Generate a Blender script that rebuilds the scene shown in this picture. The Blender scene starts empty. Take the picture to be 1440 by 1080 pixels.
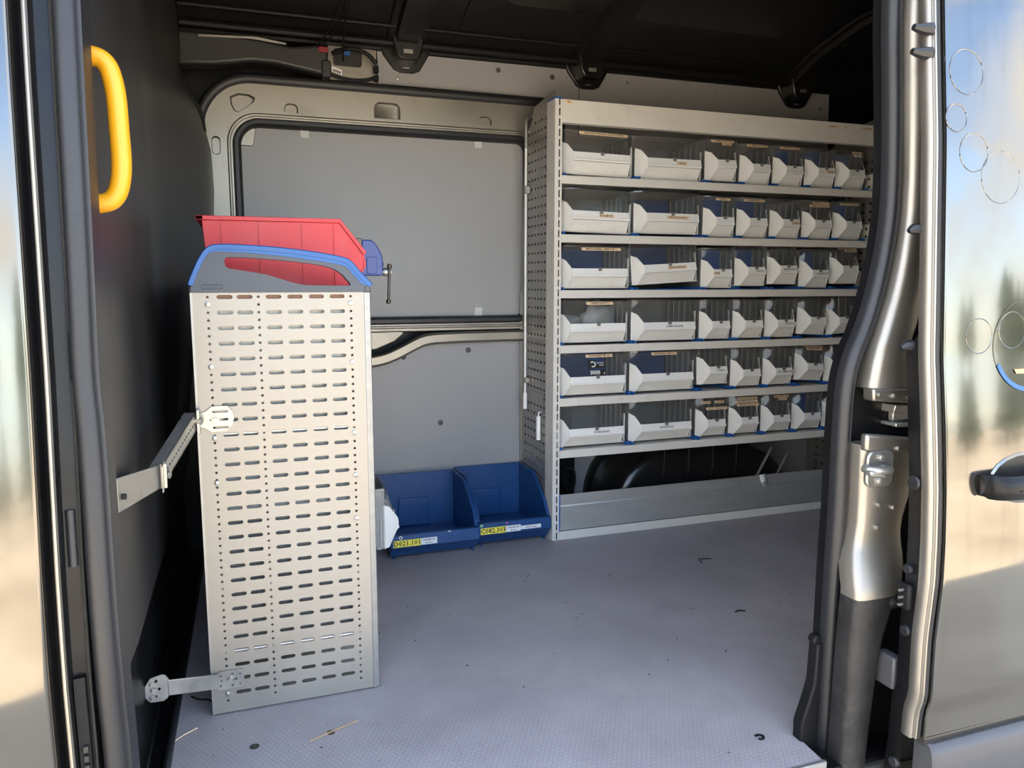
import bpy, bmesh, math, random
from mathutils import Vector, Matrix
random.seed(7)
R = math.radians
scene = bpy.context.scene
col = scene.collection

# ------------------------------------------------------------------ camera
cam_d = bpy.data.cameras.new('camera'); cam = bpy.data.objects.new('camera', cam_d); col.objects.link(cam)
cam.location = (0, 0, 1.0); cam.rotation_euler = (R(90 - 7.6), 0, R(-19.5))
cam_d.sensor_width = 36; cam_d.lens = 27.0; cam_d.clip_start = 0.02; cam_d.clip_end = 400
scene.camera = cam

# ------------------------------------------------------------------ world, sun, exposure
vs = scene.view_settings
vs.view_transform = 'Standard'; vs.look = 'None'; vs.gamma = 1; vs.use_curve_mapping = False
vs.exposure = 2.25
SUN_EL, SUN_AZ = 45, -30          # the sun stands behind the van, so the camera side lies in its shade
world = bpy.data.worlds.new('sky'); scene.world = world; world.use_nodes = True
wn, wl = world.node_tree.nodes, world.node_tree.links
wn.clear()
wo = wn.new('ShaderNodeOutputWorld'); bg = wn.new('ShaderNodeBackground')
sky = wn.new('ShaderNodeTexSky'); sky.sky_type = 'NISHITA'; sky.sun_disc = False
sky.sun_elevation = R(SUN_EL); sky.sun_rotation = R(SUN_AZ); sky.air_density = 1.0; sky.dust_density = 0.8
tc = wn.new('ShaderNodeTexCoord'); nz = wn.new('ShaderNodeTexNoise'); nz.inputs['Scale'].default_value = 2.2
nz.inputs['Detail'].default_value = 7; nz.inputs['Roughness'].default_value = 0.58
mp = wn.new('ShaderNodeMapping'); mp.inputs['Scale'].default_value = (1, 1, 2.0)
cr = wn.new('ShaderNodeValToRGB'); cr.color_ramp.elements[0].position = 0.43; cr.color_ramp.elements[1].position = 0.65
mx = wn.new('ShaderNodeMix'); mx.data_type = 'RGBA'
mul = wn.new('ShaderNodeMix'); mul.data_type = 'RGBA'; mul.blend_type = 'MULTIPLY'; mul.inputs[0].default_value = 1
mul.inputs[7].default_value = (0.26, 0.265, 0.28, 1)
wl.new(tc.outputs['Generated'], mp.inputs['Vector']); wl.new(mp.outputs[0], nz.inputs['Vector'])
wl.new(nz.outputs['Fac'], cr.inputs[0]); wl.new(cr.outputs[0], mx.inputs[0])
wl.new(sky.outputs[0], mul.inputs[6]); wl.new(mul.outputs[2], mx.inputs[6]); mx.inputs[7].default_value = (1.0, 0.97, 0.92, 1)
wl.new(mx.outputs[2], bg.inputs['Color']); bg.inputs['Strength'].default_value = 1.0
wl.new(bg.outputs[0], wo.inputs['Surface'])
sun_d = bpy.data.lights.new('sun', 'SUN'); sun = bpy.data.objects.new('sun', sun_d); col.objects.link(sun)
sun_d.energy = 6.0; sun_d.angle = R(0.6); sun_d.color = (1.0, 0.87, 0.70)
sun.location = (2, 12, 14)
sd = Vector((math.sin(R(SUN_AZ)) * math.cos(R(SUN_EL)), math.cos(R(SUN_AZ)) * math.cos(R(SUN_EL)), math.sin(R(SUN_EL))))
sun.rotation_euler = sd.to_track_quat('Z', 'Y').to_euler()

# ------------------------------------------------------------------ materials
def newmat(name):
    m = bpy.data.materials.new(name); m.use_nodes = True
    return m, m.node_tree.nodes, m.node_tree.links, m.node_tree.nodes['Principled BSDF']
def mat(name, c, rough=0.5, metal=0.0, var=0.08, scale=9.0, bump=0.0, bscale=120.0, coat=0.0, rvar=0.0, spec=0.5, stretch=(1, 1, 1), dirt=None, dirt_amt=0.0, dscale=6.0, aniso=0.0, dstretch=None):
    m, n, l, p = newmat(name)
    tcn = n.new('ShaderNodeTexCoord'); mpn = n.new('ShaderNodeMapping'); mpn.inputs['Scale'].default_value = stretch
    l.new(tcn.outputs['Object'], mpn.inputs['Vector'])
    no = n.new('ShaderNodeTexNoise'); no.inputs['Scale'].default_value = scale; no.inputs['Detail'].default_value = 6
    l.new(mpn.outputs[0], no.inputs['Vector'])
    ra = n.new('ShaderNodeValToRGB')
    lo = tuple(max(0, x * (1 - var)) for x in c); hi = tuple(min(1, x * (1 + var)) for x in c)
    ra.color_ramp.elements[0].color = (*lo, 1); ra.color_ramp.elements[1].color = (*hi, 1)
    ra.color_ramp.elements[0].position = 0.3; ra.color_ramp.elements[1].position = 0.7
    l.new(no.outputs['Fac'], ra.inputs[0]); out = ra.outputs[0]
    if dirt:
        d = n.new('ShaderNodeTexNoise'); d.inputs['Scale'].default_value = dscale; d.inputs['Detail'].default_value = 9; d.inputs['Roughness'].default_value = 0.7
        if dstretch:
            dm = n.new('ShaderNodeMapping'); dm.inputs['Scale'].default_value = dstretch; l.new(tcn.outputs['Object'], dm.inputs['Vector']); l.new(dm.outputs[0], d.inputs['Vector'])
        else: l.new(tcn.outputs['Object'], d.inputs['Vector'])
        dr = n.new('ShaderNodeValToRGB'); dr.color_ramp.elements[0].position = 0.56; dr.color_ramp.elements[1].position = 0.74
        dr.color_ramp.elements[1].color = (dirt_amt,) * 3 + (1,)
        l.new(d.outputs['Fac'], dr.inputs[0])
        mi = n.new('ShaderNodeMix'); mi.data_type = 'RGBA'; l.new(dr.outputs[0], mi.inputs[0]); l.new(out, mi.inputs[6]); mi.inputs[7].default_value = (*dirt, 1)
        out = mi.outputs[2]
    l.new(out, p.inputs['Base Color'])
    p.inputs['Metallic'].default_value = metal; p.inputs['Roughness'].default_value = rough
    p.inputs['Coat Weight'].default_value = coat; p.inputs['Coat Roughness'].default_value = 0.04
    p.inputs['Specular IOR Level'].default_value = spec
    if aniso: p.inputs['Anisotropic'].default_value = aniso
    if rvar:
        mr = n.new('ShaderNodeMapRange'); mr.inputs['To Min'].default_value = max(0.02, rough - rvar); mr.inputs['To Max'].default_value = rough + rvar
        mr.inputs['From Min'].default_value = 0.3; mr.inputs['From Max'].default_value = 0.7
        l.new(no.outputs['Fac'], mr.inputs[0]); l.new(mr.outputs[0], p.inputs['Roughness'])
    if bump:
        b = n.new('ShaderNodeBump'); bn = n.new('ShaderNodeTexNoise'); bn.inputs['Scale'].default_value = bscale; bn.inputs['Detail'].default_value = 4
        l.new(mpn.outputs[0], bn.inputs['Vector']); l.new(bn.outputs['Fac'], b.inputs['Height'])
        b.inputs['Strength'].default_value = bump; b.inputs['Distance'].default_value = 0.004
        l.new(b.outputs[0], p.inputs['Normal'])
    return m
def clearmat(name, tint, glossw=0.12, diff=0.12, dcol=(0.8, 0.8, 0.8), rough=0.08):
    m, n, l, p = newmat(name); n.remove(p)
    o = n['Material Output']; t = n.new('ShaderNodeBsdfTransparent'); t.inputs[0].default_value = (*tint, 1)
    g = n.new('ShaderNodeBsdfGlossy'); g.inputs['Roughness'].default_value = rough; g.inputs[0].default_value = (1, 1, 1, 1)
    d = n.new('ShaderNodeBsdfDiffuse'); no = n.new('ShaderNodeTexNoise'); no.inputs['Scale'].default_value = 40
    ra = n.new('ShaderNodeValToRGB'); ra.color_ramp.elements[0].color = (*[x * .8 for x in dcol], 1); ra.color_ramp.elements[1].color = (*dcol, 1)
    l.new(no.outputs[0], ra.inputs[0]); l.new(ra.outputs[0], d.inputs[0])
    a = n.new('ShaderNodeMixShader'); a.inputs[0].default_value = diff; l.new(t.outputs[0], a.inputs[1]); l.new(d.outputs[0], a.inputs[2])
    fr = n.new('ShaderNodeFresnel'); fr.inputs[0].default_value = 1.5
    ma = n.new('ShaderNodeMath'); ma.operation = 'MULTIPLY'; ma.inputs[1].default_value = glossw * 8; l.new(fr.outputs[0], ma.inputs[0]); ma.use_clamp = True
    b = n.new('ShaderNodeMixShader'); l.new(ma.outputs[0], b.inputs[0]); l.new(a.outputs[0], b.inputs[1]); l.new(g.outputs[0], b.inputs[2])
    l.new(b.outputs[0], o.inputs['Surface'])
    return m
M = {}
M['paint'] = mat('grey_metallic_paint', (0.145, 0.136, 0.12), 0.10, 0.92, 0.05, 3, coat=0.35, rvar=0.05, bump=0.012, bscale=14, dirt=(0.085, 0.08, 0.07), dirt_amt=0.55, dscale=4, dstretch=(3.2, 3.2, 0.35))
M['paint_in'] = mat('grey_metallic_paint_inside', (0.32, 0.296, 0.256), 0.44, 0.9, 0.06, 4, coat=0.12, rvar=0.06, bump=0.03, bscale=25, dirt=(0.11, 0.10, 0.09), dirt_amt=0.35)
M['paint_black'] = mat('black_gloss_paint', (0.006, 0.006, 0.0065), 0.34, 0.0, 0.2, 8, spec=0.22, coat=0.06, rvar=0.08, dirt=(0.025, 0.023, 0.02), dirt_amt=0.3, dscale=14)
M['roof_black'] = mat('black_painted_roof', (0.010, 0.0095, 0.0095), 0.30, 0.0, 0.2, 5, coat=0.3, bump=0.05, bscale=18)
M['black'] = mat('black_plastic', (0.008, 0.008, 0.0085), 0.5, 0, 0.15, 8, spec=0.2, bump=0.1, bscale=300)
M['bulk'] = mat('bulkhead_black_plastic', (0.024, 0.0235, 0.0235), 0.42, 0, 0.12, 5, bump=0.08, bscale=260, dirt=(0.022, 0.021, 0.020), dirt_amt=0.4, dscale=7)
M['rubber'] = mat('black_rubber', (0.012, 0.0125, 0.0145), 0.45, 0, 0.1, 6, bump=0.06, bscale=150, dirt=(0.035, 0.034, 0.032), dirt_amt=0.3, dscale=20)
M['panel'] = mat('grey_wall_board', (0.32, 0.315, 0.31), 0.42, 0, 0.05, 2.5, bump=0.04, bscale=80, dirt=(0.28, 0.28, 0.28), dirt_amt=0.5, dscale=4)
M['board_tab'] = mat('grey_plastic_tab', (0.56, 0.56, 0.54), 0.4, 0, 0.04)
M['alu'] = mat('brushed_aluminium', (0.315, 0.292, 0.25), 0.42, 0.40, 0.09, 4, rvar=0.08, bump=0.03, bscale=60, dirt=(0.30, 0.29, 0.27), dirt_amt=0.35, dscale=5)
M['alu_edge'] = mat('milled_aluminium_edge', (0.36, 0.355, 0.34), 0.42, 0.75, 0.06, 6, stretch=(1, 1, 8), bump=0.03)
M['steel'] = mat('galvanised_steel', (0.36, 0.345, 0.315), 0.40, 0.7, 0.1, 7, rvar=0.08, dirt=(0.35, 0.33, 0.3), dirt_amt=0.4)
M['zinc'] = mat('zinc_plated_steel', (0.40, 0.39, 0.355), 0.35, 0.8, 0.14, 18, rvar=0.1)
M['rack'] = mat('light_grey_rack_paint', (0.68, 0.65, 0.585), 0.42, 0, 0.04, 5, bump=0.03, dirt=(0.33, 0.28, 0.21), dirt_amt=0.35, dscale=16)
M['trough'] = mat('dull_aluminium_trough', (0.55, 0.54, 0.51), 0.42, 0.6, 0.06, 4, stretch=(1, 6, 6), bump=0.03, dirt=(0.3, 0.28, 0.25), dirt_amt=0.4)
M['white'] = mat('white_plastic', (0.84, 0.83, 0.79), 0.42, 0, 0.04, 12, bump=0.03, dirt=(0.40, 0.36, 0.30), dirt_amt=0.38, dscale=24)
M['milky'] = clearmat('milky_plastic_rib', (0.9, 0.9, 0.88), 0.10, 0.38, (0.72, 0.71, 0.68), 0.12)
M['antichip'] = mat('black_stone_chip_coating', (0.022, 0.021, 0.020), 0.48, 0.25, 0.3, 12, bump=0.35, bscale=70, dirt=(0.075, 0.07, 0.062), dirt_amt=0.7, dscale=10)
M['clear'] = clearmat('clear_smoked_plastic', (0.92, 0.92, 0.91), 0.10, 0.24, (0.66, 0.655, 0.63))
M['shield'] = clearmat('clear_plastic_window', (0.96, 0.96, 0.955), 0.10, 0.06, (0.78, 0.77, 0.74), 0.05)
M['bag'] = clearmat('frosted_plastic_bag', (0.8, 0.8, 0.78), 0.1, 0.5, (0.62, 0.61, 0.57), 0.3)
M['blue_in'] = mat('dark_blue_plastic', (0.018, 0.085, 0.29), 0.5, 0, 0.15, 9)
M['blue_rail'] = mat('bright_blue_plastic', (0.012, 0.10, 0.36), 0.42, 0, 0.06, 9)
M['blue_bin'] = mat('blue_bin_plastic', (0.010, 0.060, 0.19), 0.40, 0, 0.1, 6, rvar=0.06, dirt=(0.05, 0.09, 0.15), dirt_amt=0.4, dscale=9)
M['blue_trim'] = mat('blue_handle_trim', (0.016, 0.095, 0.29), 0.48, 0, 0.05, 10)
M['grey_handle'] = mat('slate_grey_plastic', (0.060, 0.067, 0.080), 0.52, 0, 0.06, 10, bump=0.06, bscale=200)
M['red'] = mat('red_plastic', (0.54, 0.021, 0.026), 0.42, 0, 0.06, 7, rvar=0.05, dirt=(0.5, 0.08, 0.08), dirt_amt=0.4)
M['vise'] = mat('blue_enamel', (0.055, 0.085, 0.27), 0.42, 0, 0.08, 12, bump=0.1, bscale=90)
M['vise_dark'] = mat('dark_steel', (0.10, 0.085, 0.07), 0.4, 0.8, 0.15, 12)
M['wood'] = mat('brown_plywood', (0.16, 0.07, 0.03), 0.55, 0, 0.2, 10, stretch=(2, 2, 20))
M['yellow'] = mat('yellow_plastic', (0.66, 0.30, 0.008), 0.38, 0, 0.03, 10)
M['tape'] = mat('beige_label_tape', (0.78, 0.58, 0.38), 0.5, 0, 0.05, 30)
M['paper'] = mat('white_paper_label', (0.80, 0.80, 0.78), 0.5, 0, 0.04, 30)
M['ylabel'] = mat('yellow_label', (0.85, 0.72, 0.08), 0.5, 0, 0.04, 30)
M['ink'] = mat('black_ink', (0.02, 0.018, 0.015), 0.6, 0, 0.1, 30)
M['ink_white'] = mat('white_ink', (0.8, 0.8, 0.8), 0.6, 0, 0.05, 30)
M['ink_blue'] = mat('blue_ink', (0.015, 0.09, 0.30), 0.6, 0, 0.05, 30)
M['tan'] = mat('tan_wood_splinter', (0.45, 0.28, 0.14), 0.7, 0, 0.1, 30)
M['green'] = mat('green_sticker', (0.25, 0.55, 0.25), 0.5); M['pink'] = mat('pink_sticker', (0.7, 0.12, 0.25), 0.5)
M['redplug'] = mat('red_connector', (0.25, 0.02, 0.03), 0.5)
M['cladding'] = mat('grey_plastic_cladding', (0.06, 0.06, 0.063), 0.42, 0, 0.06, 8, bump=0.05, bscale=300, dirt=(0.1, 0.095, 0.09), dirt_amt=0.3)
M['decal'] = mat('faded_decal_film', (0.145, 0.136, 0.12), 0.10, 0.92, 0.05, 3, coat=0.35, rvar=0.05, bump=0.012, bscale=14, dirt=(0.085, 0.08, 0.07), dirt_amt=0.55, dscale=4, dstretch=(3.2, 3.2, 0.35))
M['leaf'] = mat('dark_conifer_green', (0.035, 0.055, 0.025), 0.8, 0, 0.4, 3)
M['bark'] = mat('brown_bark', (0.09, 0.06, 0.04), 0.9, 0, 0.3, 6)

def ground_mat():
    m, n, l, p = newmat('pale_gravel_yard')
    tcn = n.new('ShaderNodeTexCoord'); a = n.new('ShaderNodeTexNoise'); a.inputs['Scale'].default_value = 0.35; a.inputs['Detail'].default_value = 8
    l.new(tcn.outputs['Object'], a.inputs['Vector'])
    r = n.new('ShaderNodeValToRGB'); r.color_ramp.elements[0].color = (0.46, 0.375, 0.27, 1); r.color_ramp.elements[1].color = (0.76, 0.655, 0.49, 1)
    r.color_ramp.elements[0].position = 0.38; r.color_ramp.elements[1].position = 0.55
    l.new(a.outputs['Fac'], r.inputs[0]); l.new(r.outputs[0], p.inputs['Base Color']); p.inputs['Roughness'].default_value = 0.9
    b = n.new('ShaderNodeBump'); bn = n.new('ShaderNodeTexNoise'); bn.inputs['Scale'].default_value = 30
    l.new(tcn.outputs['Object'], bn.inputs['Vector']); l.new(bn.outputs['Fac'], b.inputs['Height']); b.inputs['Strength'].default_value = 0.4; l.new(b.outputs[0], p.inputs['Normal'])
    return m
M['ground'] = ground_mat()
def floor_mat():
    m, n, l, p = newmat('grey_hexagon_floor_lining')
    def V(op, a, b=None):
        x = n.new('ShaderNodeVectorMath'); x.operation = op
        for i, s in enumerate((a, b)):
            if s is None: continue
            if isinstance(s, tuple): x.inputs[i].default_value = s
            else: l.new(s, x.inputs[i])
        return x
    def F(op, a, b=None, clamp=False):
        x = n.new('ShaderNodeMath'); x.operation = op; x.use_clamp = clamp
        for i, s in enumerate((a, b)):
            if s is None: continue
            if isinstance(s, (int, float)): x.inputs[i].default_value = s
            else: l.new(s, x.inputs[i])
        return x.outputs[0]
    tcn = n.new('ShaderNodeTexCoord')
    s = 1 / 0.0118
    p0 = V('ADD', V('MULTIPLY', tcn.outputs['Object'], (s, s, 0)).outputs[0], (1000, 1000 * 1.7320508, 0)).outputs[0]
    r = (1, 1.7320508, 1); h = (0.5, 0.8660254, 0)
    a = V('SUBTRACT', V('MODULO', p0, r).outputs[0], h).outputs[0]
    b = V('SUBTRACT', V('MODULO', V('SUBTRACT', p0, h).outputs[0], r).outputs[0], h).outputs[0]
    da = V('DOT_PRODUCT', a, a).outputs['Value']; db = V('DOT_PRODUCT', b, b).outputs['Value']
    mi = n.new('ShaderNodeMix'); mi.data_type = 'VECTOR'; l.new(F('LESS_THAN', da, db), mi.inputs[0]); l.new(b, mi.inputs[4]); l.new(a, mi.inputs[5])
    g = V('ABSOLUTE', mi.outputs[1]).outputs[0]
    sx = n.new('ShaderNodeSeparateXYZ'); l.new(g, sx.inputs[0])
    hd = F('MAXIMUM', sx.outputs[0], V('DOT_PRODUCT', g, (0.5, 0.8660254, 0)).outputs['Value'])
    mr = n.new('ShaderNodeMapRange'); mr.interpolation_type = 'SMOOTHSTEP'
    mr.inputs['From Min'].default_value = 0.38; mr.inputs['From Max'].default_value = 0.48; l.new(hd, mr.inputs[0])
    edge = mr.outputs[0]
    n1 = n.new('ShaderNodeTexNoise'); n1.inputs['Scale'].default_value = 3.0; n1.inputs['Detail'].default_value = 8; n1.inputs['Roughness'].default_value = 0.65; l.new(tcn.outputs['Object'], n1.inputs['Vector'])
    r1 = n.new('ShaderNodeValToRGB'); r1.color_ramp.elements[0].position = 0.3; r1.color_ramp.elements[1].position = 0.72
    r1.color_ramp.elements[0].color = (0.285, 0.262, 0.268, 1); r1.color_ramp.elements[1].color = (0.40, 0.37, 0.375, 1); l.new(n1.outputs['Fac'], r1.inputs[0])
    n2 = n.new('ShaderNodeTexNoise'); n2.inputs['Scale'].default_value = 90; n2.inputs['Detail'].default_value = 3; l.new(tcn.outputs['Object'], n2.inputs['Vector'])
    r2 = n.new('ShaderNodeValToRGB'); r2.color_ramp.elements[0].position = 0.70; r2.color_ramp.elements[1].position = 0.76; l.new(n2.outputs['Fac'], r2.inputs[0])
    c1 = n.new('ShaderNodeMix'); c1.data_type = 'RGBA'; c1.blend_type = 'MULTIPLY'; l.new(F('MULTIPLY', edge, 0.20), c1.inputs[0]); l.new(r1.outputs[0], c1.inputs[6]); c1.inputs[7].default_value = (0.25, 0.25, 0.28, 1)
    c2 = n.new('ShaderNodeMix'); c2.data_type = 'RGBA'; l.new(F('MULTIPLY', r2.outputs[0], 0.6), c2.inputs[0]); l.new(c1.outputs[2], c2.inputs[6]); c2.inputs[7].default_value = (0.05, 0.045, 0.04, 1)
    l.new(c2.outputs[2], p.inputs['Base Color'])
    rr = n.new('ShaderNodeMapRange'); rr.inputs['To Min'].default_value = 0.34; rr.inputs['To Max'].default_value = 0.52; l.new(n1.outputs['Fac'], rr.inputs[0]); l.new(rr.outputs[0], p.inputs['Roughness'])
    bp = n.new('ShaderNodeBump'); bp.invert = True; bp.inputs['Strength'].default_value = 0.45; bp.inputs['Distance'].default_value = 0.0012; l.new(edge, bp.inputs['Height']); l.new(bp.outputs[0], p.inputs['Normal'])
    return m
M['floor'] = floor_mat()

# ------------------------------------------------------------------ mesh helpers
class MB:
    def __init__(s): s.v = []; s.f = []
    def add(s, vs_, fs_):
        o = len(s.v); s.v += [tuple(x) for x in vs_]; s.f += [tuple(i + o for i in f) for f in fs_]; return s
    def box(s, x0, x1, y0, y1, z0, z1):
        return s.add([(x0, y0, z0), (x1, y0, z0), (x1, y1, z0), (x0, y1, z0), (x0, y0, z1), (x1, y0, z1), (x1, y1, z1), (x0, y1, z1)],
                     [(0, 3, 2, 1), (4, 5, 6, 7), (0, 1, 5, 4), (1, 2, 6, 5), (2, 3, 7, 6), (3, 0, 4, 7)])
    def prism(s, poly, fn, d0, d1):
        """poly: 2-D outline; fn(a,b,d) -> 3-D point"""
        n = len(poly)
        vv = [fn(a, b, d0) for a, b in poly] + [fn(a, b, d1) for a, b in poly]
        return s.add(vv, [tuple(range(n - 1, -1, -1)), tuple(range(n, 2 * n))] + [(i, (i + 1) % n, n + (i + 1) % n, n + i) for i in range(n)])
    def cyl(s, p0, p1, r, n=12, r1=None):
        p0, p1 = Vector(p0), Vector(p1); return s.tube([p0, p1], [r, r if r1 is None else r1], n)
    def tube(s, pts, r, n=10, closed=False):
        pts = [Vector(p) for p in pts]; k = len(pts)
        rr = r if isinstance(r, (list, tuple)) else [r] * k
        t0 = (pts[1] - pts[0]).normalized(); up = Vector((0, 0, 1)) if abs(t0.z) < 0.9 else Vector((1, 0, 0))
        nrm = (up - t0 * up.dot(t0)).normalized(); vv = []; 
        for i, p in enumerate(pts):
            if closed: t = (pts[(i + 1) % k] - pts[i - 1]).normalized()
            else: t = (pts[min(i + 1, k - 1)] - pts[max(i - 1, 0)]).normalized()
            nrm = (nrm - t * nrm.dot(t)).normalized(); b = t.cross(nrm)
            for j in range(n):
                a = 2 * math.pi * j / n; vv.append(p + (nrm * math.cos(a) + b * math.sin(a)) * rr[i])
        ff = []
        for i in range(k if closed else k - 1):
            i2 = (i + 1) % k
            for j in range(n): ff.append((i * n + j, i * n + (j + 1) % n, i2 * n + (j + 1) % n, i2 * n + j))
        if not closed: ff += [tuple(range(n - 1, -1, -1)), tuple((k - 1) * n + j for j in range(n))]
        return s.add(vv, ff)
    def sweep(s, path, prof, fn, closed=False, pclosed=True, caps=True):
        """path: 2-D points (a,b); prof: (n,d) n = offset along the in-plane normal, d = depth; fn(a,b,d)"""
        k = len(path); m = len(prof); vv = []
        for i, p in enumerate(path):
            if closed: q0, q1 = path[i - 1], path[(i + 1) % k]
            else: q0, q1 = path[max(i - 1, 0)], path[min(i + 1, k - 1)]
            tx, ty = q1[0] - q0[0], q1[1] - q0[1]; L = math.hypot(tx, ty) or 1; nx, ny = -ty / L, tx / L
            for (o, d) in prof: vv.append(fn(p[0] + nx * o, p[1] + ny * o, d))
        ff = []
        for i in range(k if closed else k - 1):
            i2 = (i + 1) % k
            for j in range(m if pclosed else m - 1): ff.append((i * m + j, i2 * m + j, i2 * m + (j + 1) % m, i * m + (j + 1) % m))
        if caps and not closed and pclosed: ff += [tuple(range(m - 1, -1, -1)), tuple((k - 1) * m + j for j in range(m))]
        return s.add(vv, ff)
    def grid(s, rows):
        k = len(rows); m = len(rows[0])
        return s.add([p for r_ in rows for p in r_], [(i * m + j, i * m + j + 1, (i + 1) * m + j + 1, (i + 1) * m + j) for i in range(k - 1) for j in range(m - 1)])
    def mesh(s, name, angle=38):
        me = bpy.data.meshes.new(name); me.from_pydata(s.v, [], s.f)
        bm = bmesh.new(); bm.from_mesh(me); bmesh.ops.recalc_face_normals(bm, faces=bm.faces); bm.to_mesh(me); bm.free()
        me.shade_smooth(); me.set_sharp_from_angle(angle=R(angle)); me.update()
        return me
def link(name, me, m, parent=None, loc=None, bevel=0, seg=2):
    o = bpy.data.objects.new(name, me); col.objects.link(o)
    if m and not me.materials: me.materials.append(M[m])
    if parent: o.parent = parent
    if loc: o.location = loc
    if bevel:
        b = o.modifiers.new('bevel', 'BEVEL'); b.width = bevel; b.segments = seg; b.limit_method = 'ANGLE'; b.angle_limit = R(40); b.harden_normals = False
    return o
def build(mb, name, m, parent=None, bevel=0, angle=38, loc=None, seg=2): return link(name, mb.mesh(name, angle), m, parent, loc, bevel, seg)
def tag(o, label, cat, group=None):
    o['label'] = label; o['category'] = cat
    if group: o['group'] = group
    return o
def struct(o, label=None):
    o['kind'] = 'structure'
    if label: o['label'] = label
    return o
def empty(name, loc, label=None, cat=None, group=None, rot=None):
    o = bpy.data.objects.new(name, None); col.objects.link(o); o.location = loc; o.empty_display_size = 0.05
    if rot: o.rotation_euler = rot
    if label: tag(o, label, cat, group)
    return o
def stadium(cx, cy, l, h, n=4, vert=False):
    r = h / 2; pts = []
    for k in range(n + 1): a = -math.pi / 2 + math.pi * k / n; pts.append((cx + l / 2 - r + r * math.cos(a), cy + r * math.sin(a)))
    for k in range(n + 1): a = math.pi / 2 + math.pi * k / n; pts.append((cx - l / 2 + r + r * math.cos(a), cy + r * math.sin(a)))
    if vert: pts = [(cx - (y - cy), cy + (x - cx)) for x, y in pts]
    return pts
def circle(cx, cy, r, n=10): return [(cx + r * math.cos(2 * math.pi * k / n), cy + r * math.sin(2 * math.pi * k / n)) for k in range(n)]
def rect(x0, x1, y0, y1): return [(x0, y0), (x1, y0), (x1, y1), (x0, y1)]
def rrect(x0, x1, y0, y1, r, n=6):
    rs = r if isinstance(r, (list, tuple)) else [r] * 4; p = []      # radii: bl, br, tr, tl
    for (cx, cy, a0, q) in ((x0 + rs[0], y0 + rs[0], 180, rs[0]), (x1 - rs[1], y0 + rs[1], 270, rs[1]), (x1 - rs[2], y1 - rs[2], 0, rs[2]), (x0 + rs[3], y1 - rs[3], 90, rs[3])):
        for k in range(n + 1): a = R(a0 + 90 * k / n); p.append((cx + q * math.cos(a), cy + q * math.sin(a)))
    return p
def holed(outer, holes, fn, t):
    """flat sheet with real holes, thickness t"""
    bm = bmesh.new(); es = []
    for loop in [outer] + holes:
        vv = [bm.verts.new((a, b, 0)) for a, b in loop]
        es += [bm.edges.new((vv[i], vv[(i + 1) % len(vv)])) for i in range(len(vv))]
    bmesh.ops.triangle_fill(bm, use_beauty=True, use_dissolve=False, edges=es)
    g = bmesh.ops.extrude_face_region(bm, geom=bm.faces[:])
    for v in [e for e in g['geom'] if isinstance(e, bmesh.types.BMVert)]: v.co.z = t
    bm.verts.index_update()
    mb = MB(); mb.add([fn(*v.co) for v in bm.verts], [tuple(v.index for v in f.verts) for f in bm.faces]); bm.free()
    return mb
def interp(tab, z):
    tab = sorted(tab)
    if z <= tab[0][0]: return tab[0][1]
    for (a, fa), (b, fb) in zip(tab, tab[1:]):
        if z <= b: return fa + (fb - fa) * (z - a) / (b - a)
    return tab[-1][1]
def smooth(pts, it=2, closed=False):
    for _ in range(it):
        q = []; n = len(pts)
        for i in range(n if closed else n - 1):
            a, b = pts[i], pts[(i + 1) % n]
            q.append(tuple(.75 * x + .25 * y for x, y in zip(a, b))); q.append(tuple(.25 * x + .75 * y for x, y in zip(a, b)))
        pts = q if closed else [pts[0]] + q + [pts[-1]]
    return pts
_tx = {}
def textmesh(body, size):
    k = (body, size)
    if k not in _tx:
        c = bpy.data.curves.new('text', 'FONT'); c.body = body; c.size = size; c.align_x = 'CENTER'; c.align_y = 'CENTER'; c.resolution_u = 1; c.offset = size * .018
        o = bpy.data.objects.new('text', c); col.objects.link(o)
        me = bpy.data.meshes.new_from_object(o.evaluated_get(bpy.context.evaluated_depsgraph_get())); me.name = 'lettering'
        bpy.data.objects.remove(o); bpy.data.curves.remove(c); _tx[k] = me
    return _tx[k]
def lettering(body, size, parent, loc, rot, ink='ink', sx=1.0, name='lettering'):
    me = textmesh(body, size)
    if me.materials and me.materials[0] != M[ink]: me = me.copy(); me.materials.clear()
    o = link(name, me, ink, parent, loc); o.rotation_euler = rot; o.scale = (sx, 1, 1)
    return o
XZ = lambda y: (lambda a, b, d: (a, y + d, b))      # sheet in a plane facing -y
YZ = lambda x: (lambda a, b, d: (x + d, a, b))
XY = lambda z: (lambda a, b, d: (a, b, z + d))

# body side profile (outer skin of the slid-back door): y for each height z
DOORP = [(-0.02, 1.085), (0.03, 1.079), (0.14, 1.076), (0.165, 1.070), (0.18, 1.064), (0.19, 1.067), (0.30, 1.0685), (0.42, 1.062), (0.50, 1.064), (0.60, 1.070), (0.73, 1.084), (0.86, 1.100), (1.0, 1.109), (1.26, 1.127), (1.52, 1.154), (1.9, 1.21), (2.1, 1.27)]
dy = lambda z: interp(DOORP, z)
by = lambda z: dy(z) + 0.085        # closed body side
GZ = -0.60                          # yard level

# ================================================================== SETTING
# ground outside
g = MB(); g.add([(-60, -60, GZ), (60, -60, GZ), (60, 60, GZ), (-60, 60, GZ)], [(0, 1, 2, 3)])
struct(build(g, 'ground', 'ground'), 'pale sunlit gravel yard outside the van')
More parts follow.
